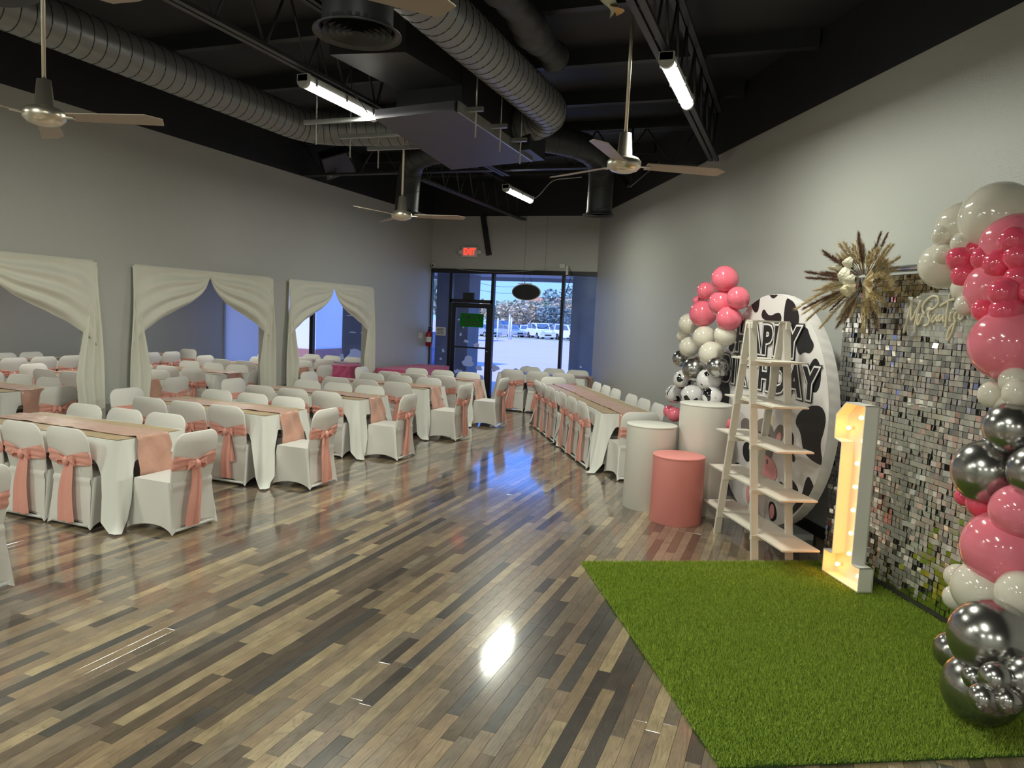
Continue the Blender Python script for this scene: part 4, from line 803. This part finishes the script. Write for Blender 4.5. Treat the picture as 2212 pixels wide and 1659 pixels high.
# ------------------------------------------------------------------ turf mat
GA = Vector((-1.443,5.598,0)); GL, GW = 2.68, 2.20
t = thing('turf_mat', 'bright green artificial turf mat on the wood floor', 'mat', GA, RZ); MB().box(0,GL,0,GW,.0008,.012).build('backing', 'grass_base', t)
NB = 230000; bx_ = rng.uniform(-.004, GL+.004, NB); by_ = rng.uniform(-.004, GW+.004, NB)
edge = np.minimum(np.minimum(bx_, GL-bx_), np.minimum(by_, GW-by_)); hgt = rng.uniform(.018,.034,NB)*np.where(edge < .02, .9, 1)
nap = .35*np.sin(bx_*2.3+1)+.4*np.cos(by_*2.9); lean = np.stack([rng.normal(.0,.010,NB)+.004*nap, rng.normal(-.004,.010,NB)], 1); ang = rng.uniform(0,2*PI,NB); wv = rng.uniform(.0016,.0032,NB)
V = np.zeros((NB,3,3)); V[:,0,0] = bx_-np.cos(ang)*wv; V[:,0,1] = by_-np.sin(ang)*wv; V[:,1,0] = bx_+np.cos(ang)*wv; V[:,1,1] = by_+np.sin(ang)*wv; V[:,:2,2] = .008; V[:,2,0] = bx_+lean[:,0]; V[:,2,1] = by_+lean[:,1]; V[:,2,2] = .008+hgt
me = bpy.data.meshes.new('grass_pile'); me.vertices.add(NB*3); me.vertices.foreach_set('co', V.ravel()); me.loops.add(NB*3); me.loops.foreach_set('vertex_index', np.arange(NB*3)); me.polygons.add(NB); me.polygons.foreach_set('loop_start', np.arange(NB)*3); me.update(calc_edges=True); me.validate()
o = obj('grass_pile', me, 'grass_blade', t); o['kind'] = 'stuff'
# ------------------------------------------------------------------ shimmer wall
t = thing('shimmer_backdrop', 'tall silver sequin shimmer wall behind the marquee number', 'backdrop', (.834,5.998,0), RZ); X0, X1, ZT = -.95, 1.30, 2.38
MB().box(X0,X1,.012,.03,.03,ZT).build('backing', 'sequin_back', t); MB().cyl((X0-.02,.03,ZT+.045),(X1+.02,.03,ZT+.045),.026,n=16).build('top_pipe', 'silver_pipe', t)
for xx in (X0+.02, X1-.02): MB().cyl((xx,.05,.0),(xx,.05,ZT+.05),.022,n=12).build('upright_pipe', 'silver_pipe', t); MB().box(xx-.2,xx+.2,-.02,.16,0,.010).build('foot_plate', 'silver_pipe', t)
SQ = MB().add([(-.0205,0,-.037),(.0205,0,-.037),(.0205,0,.0),(-.0205,0,.0),(-.0205,.001,-.037),(.0205,.001,-.037),(.0205,.001,.0),(-.0205,.001,.0)],[(0,1,2,3),(7,6,5,4),(0,4,5,1),(1,5,6,2),(2,6,7,3),(3,7,4,0)]).mesh('sequin')
cells = []; px_, pz_ = .0445, .0405; nxs, nzs = int((X1-X0)/px_), int((ZT-.05)/pz_)
for iz in range(nzs):
    for ix in range(nxs): cells.append((X0+.022+ix*px_, ZT-.006-iz*pz_))
Mw = Matrix.Rotation(RZ, 4, 'Z'); Mw.translation = (.834,5.998,0)
def sq_key(c):
    q = project(Mw @ Vector((c[0],0,c[1])))
    return 1e9 if q is None or not (0 < q[0] < 2060 and 600 < q[1] < 1400) else q[2]
cells.sort(key=sq_key); rest = MB(); base = [Vector(v.co) for v in SQ.vertices]; bf = [tuple(p.vertices) for p in SQ.polygons]
for i, (cx_, cz_) in enumerate(cells):
    row = round(cz_/px_); ex = Matrix.Rotation(R(random.gauss(-2,4)),4,'X') @ Matrix.Rotation(R(random.gauss(0,5.5) if random.random() < .84 else random.gauss(0,22)),4,'Z') @ Matrix.Rotation(R(random.gauss(0,1.5)),4,'Y')
    Mx = Matrix.Translation((cx_,-.002+random.uniform(-.003,.003),cz_)) @ ex
    if i < 300: o = obj('sequin', SQ, 'sequin', t); o.matrix_local = Mx
    else: rest.add([tuple(Mx @ v) for v in base], bf)
o = rest.build('sequins_rest', 'sequin', t); o['kind'] = 'stuff'
# acrylic sign "Mi Bautizo"
t = thing('acrylic_sign', 'clear acrylic sign reading Mi Bautizo in beige script', 'sign', Mw @ Vector((0,-.07,0)), RZ)
def sg(x, y): return (-.08+(x-540)/1290*.66, 0, 2.205-(y-400)/720*.31)
MB().prism(round_poly([sg(500,340)[::2], sg(1900,340)[::2], sg(1900,1010)[::2], sg(1520,1150)[::2], sg(1380,1150)[::2], sg(1100,1030)[::2], sg(500,1060)[::2]],1), .004, .008).build('plate', 'acrylic', t)
STROKES = [[(550,1000),(600,800),(640,600),(665,470)],[(665,470),(670,700),(690,810),(740,720),(850,460)],[(850,460),(800,700),(775,850),(790,1000)],[(845,680),(815,820),(840,880),(890,790),(905,720)],[(820,420),(770,410)],[(960,690),(890,610),(930,490),(1060,395),(1190,405),(1215,500),(1130,600),(1000,620)],[(1000,600),(1060,570),(1045,650),(1005,700),(1065,740),(1055,850),(960,875)],[(1180,680),(1110,740),(1100,825),(1160,800),(1205,690),(1190,790),(1235,800)],[(1250,680),(1230,780),(1270,805),(1320,690),(1310,790),(1345,800)],[(1395,370),(1380,600),(1375,900)],[(1240,550),(1400,470),(1570,430)],[(1450,650),(1430,780),(1465,800)],[(1480,605),(1590,590),(1500,720),(1545,780),(1510,950),(1440,1110),(1415,1050),(1450,900),(1560,780)],[(1640,600),(1590,680),(1620,785),(1675,720),(1650,620),(1740,680)]]
for s in STROKES:
    p = [Vector(sg(*q)) for q in s]; p = resample(smooth_path(p, .02, 4), .012) if len(p) > 2 else p
    MB().tube(p, .0095, 6).build('script_stroke', 'sign_beige', t)
MB().cyl((.02,.005,2.19),(.16,.005,2.36),.0025,n=5).build('hanging_cord', 'cable', t); MB().cyl((.42,.005,2.19),(.34,.005,2.40),.0025,n=5).build('hanging_cord', 'cable', t)
# ------------------------------------------------------------------ dried flower spray
t = thing('dried_flower_spray', 'pampas and white rose spray on the shimmer wall corner', 'flowers', Mw @ Vector((-.46,-.10,2.33)), RZ)
def plume(ang, L, wd, m, droop=0, z0=.06, out=0, dense=1.0):
    d = Vector((cos(R(ang))*cos(R(out)), -sin(R(out)), sin(R(ang))*cos(R(out)))); mb = MB(); pts = []
    for i in range(9):
        f = i/8; pts.append(Vector((0,-.06,0))+d*(z0+L*f)+Vector((0, 0, -droop*f*f)))
    mb.tube(pts, .003, 5)
    for i in range(int(300*dense)):
        f = random.uniform(.30,1); k = f*8; a = int(min(7, k)); p = pts[a].lerp(pts[a+1], k-a); q = Vector((random.gauss(0,1),random.gauss(0,1),random.gauss(0,1))).normalized()*wd*(1.1-abs(f-.62)*1.5)*random.uniform(.4,1); e = p+q*1.0+d*.028; s = q.cross(d).normalized()*.0026 if q.cross(d).length > 1e-4 else Vector((.0026,0,0))
        mb.add([tuple(p-s), tuple(p+s), tuple(e)], [(0,1,2)])
    mb.build('plume', m, t)
for k in range(64):
    a = k*360/64*5+random.uniform(-4,4); m_ = random.choice(['pampas','pampas','pampas_pale','pampas_brown']); plume(a, random.uniform(.20,.33), random.uniform(.036,.055), m_, random.uniform(0,.05), out=random.uniform(-10,30) if not 140 < a % 360 < 250 else random.uniform(0,52))
for a, L, dr, m_, ou in [(60,.30,.10,'pampas_pale',5),(45,.34,.20,'pampas_pale',0),(30,.34,.28,'pampas_pale',0),(215,.40,.08,'pampas_pale',45),(230,.38,.10,'pampas',50),(200,.42,.14,'pampas_pale',55),(240,.38,.04,'pampas_pale',30),(176,.34,0,'pampas_brown',62),(165,.36,0,'pampas_brown',55),(228,.40,.03,'pampas_brown',55),(255,.33,0,'pampas_brown',20),(300,.36,0,'pampas_brown',0),(130,.32,0,'pampas_brown',40),(95,.30,0,'pampas_brown',10)]: plume(a, L, .050, m_, dr, out=ou, dense=1.6)
fn = MB()
for k in range(13):
    a0, a1 = R(-70+k*9), R(-70+k*9+9); y0 = -.13+(.012 if k % 2 else 0); fn.add([(.06,-.12,-.02),(.06+.15*cos(a0),y0,-.02+.15*sin(a0)),(.06+.15*cos(a1),-.13+(.0 if k % 2 else .012),-.02+.15*sin(a1))],[(0,1,2)])
fn.build('palm_fan', 'palm_tan', t)
for (lx, lz, rt) in ((-.16,.03,160),(-.19,.0,185),(-.15,-.05,205)):
    lf = MB(); d = Vector((cos(R(rt)),0,sin(R(rt)))); s_ = Vector((-d.z,0,d.x))
    for k in range(9):
        for sg_ in (-1, 1): b = Vector((lx,-.13,lz))+d*(.012*k); lf.add([tuple(b), tuple(b+d*.01), tuple(b+d*.025+s_*sg_*.04+Vector((0,-.01,0)))],[(0,1,2)])
    lf.build('gold_leaf', 'leaf_gold', t)
for k, (rx_, rz__, rr_) in enumerate([(0,.03,.072),(-.075,.01,.055),(.02,-.06,.058),(-.05,-.07,.050),(.07,.0,.045),(.015,.11,.05),(-.08,.085,.04),(.075,-.045,.045),(-.10,-.06,.035)]):
    rs = MB()
    for lay in range(4):
        for pt in range(5):
            a = 2*PI*pt/5+lay*.6; r0 = rr_*(1-lay*.22)
            def pet(u, v, a=a, r0=r0, lay=lay): g = a+(u-.5)*1.5; q = r0*(.25+.75*v); return (rx_*1.25-.05+q*cos(g), -.22-abs(.03-rz__)*-.2-lay*.008+.03*v*v*(1-lay*.15)-.012*sin(PI*u), rz__*1.2+q*sin(g))
            rs.grid(pet, 5, 4)
    rs.build('rose', 'rose_cream' if k in (2, 7) else 'rose_white', t)
# ------------------------------------------------------------------ balloons
def balloon(x, y, z, r, m, label, group, knot=None):
    pr = []
    for i in range(17): a = -PI/2+PI*i/16; pr.append((r*cos(a), r*sin(a)*(1.10 if a < 0 else 1.0)))
    pr[0] = (.0001, pr[0][1]); pr[-1] = (.0001, pr[-1][1]); me = MB().lathe(pr, 28, cap=False)
    o_ = me.build('balloon', m, None, (x, y, z)); q = Vector(knot if knot else (WN.x+random.uniform(-.6,.6), WN.y+random.uniform(-.6,.6), random.uniform(-.7,.5))).normalized()
    o_.rotation_euler = (-q).to_track_quat('Z', 'Y').to_euler(); tag(o_, label, 'balloon', group)
    kn = MB().lathe([(.004,-r*1.10+.006),(.011,-r*1.10-.014),(.006,-r*1.10-.018)],8).build('knot', m, o_)
RG = {'white':[(1.08,5.19,2.65,.214),(.94,5.41,2.63,.153),(.83,5.37,2.57,.071),(.91,5.21,2.50,.069),(.86,5.48,2.39,.148),(.84,5.34,2.45,.064),(.95,5.21,2.23,.084),(.94,5.09,2.13,.064),(1.05,4.77,1.63,.075),(1.12,4.66,1.72,.076),(1.12,4.58,1.66,.072),(1.07,4.82,1.75,.047),(1.12,4.74,1.59,.072),(.97,4.76,.58,.071),(1.04,4.53,.60,.148),(.97,4.72,.47,.074),(1.03,4.70,.67,.053),(1.16,4.31,.67,.115)],
'pink':[(1.14,5.04,2.48,.181),(1.08,4.79,2.48,.076),(.97,5.17,2.46,.062),(.91,5.20,2.41,.084),(1.00,5.04,2.40,.076),(1.05,4.93,2.36,.084),(1.11,4.78,2.39,.078),(.94,5.18,2.31,.084),(1.09,5.05,2.22,.183),(1.12,4.78,2.27,.075),(1.05,4.75,2.19,.080),(1.01,4.95,2.10,.072),(1.07,4.75,2.09,.086),(1.15,4.72,2.20,.057),(1.11,4.80,1.91,.203),(.98,4.83,1.03,.053),(1.04,4.70,1.03,.081),(1.15,4.44,1.06,.140),(1.08,4.71,.94,.076),(1.12,4.53,.83,.204)],
'silver':[(1.12,4.59,1.47,.143),(1.04,4.68,1.21,.175),(1.07,4.78,1.36,.049),(1.20,4.39,1.28,.141),(1.03,4.21,.45,.195),(.94,4.48,.25,.109),(1.00,4.17,.20,.180),(.93,4.00,.32,.055),(.99,3.89,.38,.074),(.94,3.85,.29,.068),(1.03,3.83,.31,.058),(1.14,3.94,.37,.124),(.98,4.13,.34,.048)]}
def zone(z): return 'at the garland foot' if z < .55 else 'in the lower garland' if z < 1.15 else 'at the garland middle' if z < 1.8 else 'in the upper garland' if z < 2.35 else 'at the garland top'
def size(r): return 'huge' if r > .17 else 'large' if r > .12 else 'medium' if r > .08 else 'small'
NTH = ['highest','second highest','third highest','fourth highest','fifth highest','sixth highest','seventh highest','eighth highest','ninth highest','tenth highest','eleventh highest','twelfth highest','thirteenth highest','fourteenth highest','fifteenth highest']
def garland(items, where, group):                       # items: (x, y, z, r, material, colour word)
    kinds = {}
    for it in items: kinds.setdefault((size(it[3]), it[5]), []).append(it)
    for (sz, cw), l in kinds.items():
        l.sort(key=lambda q: -q[2])
        for k, (x, y, z, r, m_, _) in enumerate(l): balloon(x, y, z, r, m_, (NTH[k]+' ' if len(l) > 1 else '')+f'{sz} {cw} balloon in the garland by the {where}', group)
its = []
for c_, l in RG.items():
    for x, y, z, r in l:
        big = r > .13; its.append((x, y, z, r, {'white':'balloon_white','pink':'balloon_soft' if big else 'balloon_hot','silver':'balloon_chrome'}[c_], 'ivory' if c_ == 'white' else 'chrome silver' if c_ == 'silver' else 'pink' if big else 'deep pink'))
garland(its, 'shimmer wall', 'shimmer wall balloon garland')
LG = [('balloon_pink','coral pink',[(-.72,8.02,2.42,.137),(-.95,8.45,2.31,.098),(-.74,8.06,2.17,.133),(-.97,8.49,2.06,.148),(-.558,7.83,2.224,.113),(-.64,7.88,2.01,.125),(-1.05,8.63,2.20,.058)]),('balloon_white','ivory',[(-1.16,8.83,1.94,.119),(-.93,8.41,1.80,.123),(-1.13,8.78,1.67,.118),(-.82,8.21,1.63,.133),(-.67,7.93,1.84,.111),(-1.24,8.97,1.79,.071)]),('balloon_chrome','chrome silver',[(-1.25,8.99,1.52,.097),(-1.02,8.58,1.43,.147),(-.73,8.05,1.50,.113)]),('balloon_cow','cow print',[(-1.18,8.86,1.28,.120),(-.83,8.23,1.34,.130),(-1.31,9.10,1.08,.112),(-1.03,8.59,1.12,.137),(-.77,8.11,1.18,.105)]),('balloon_pink','coral pink',[(-1.37,9.21,.85,.080),(-1.29,9.08,.83,.090),(-.59,7.79,.94,.076)])]
garland([(x, y, z, r, m_, c_) for m_, c_, l in LG for x, y, z, r in l], 'round backdrop', 'round backdrop balloon garland')
# ------------------------------------------------------------------ cords by the wall
tag(MB().tube(resample(smooth_path([(.02,7.35,.16),(.14,7.25,.02),(.2,7.05,.008),(.30,6.95,.008),(.34,6.86,.008)],.05),.03),.005,5).build('extension_cable','cable_white'),'white power cord curling on floor behind the ladder shelf','cord')
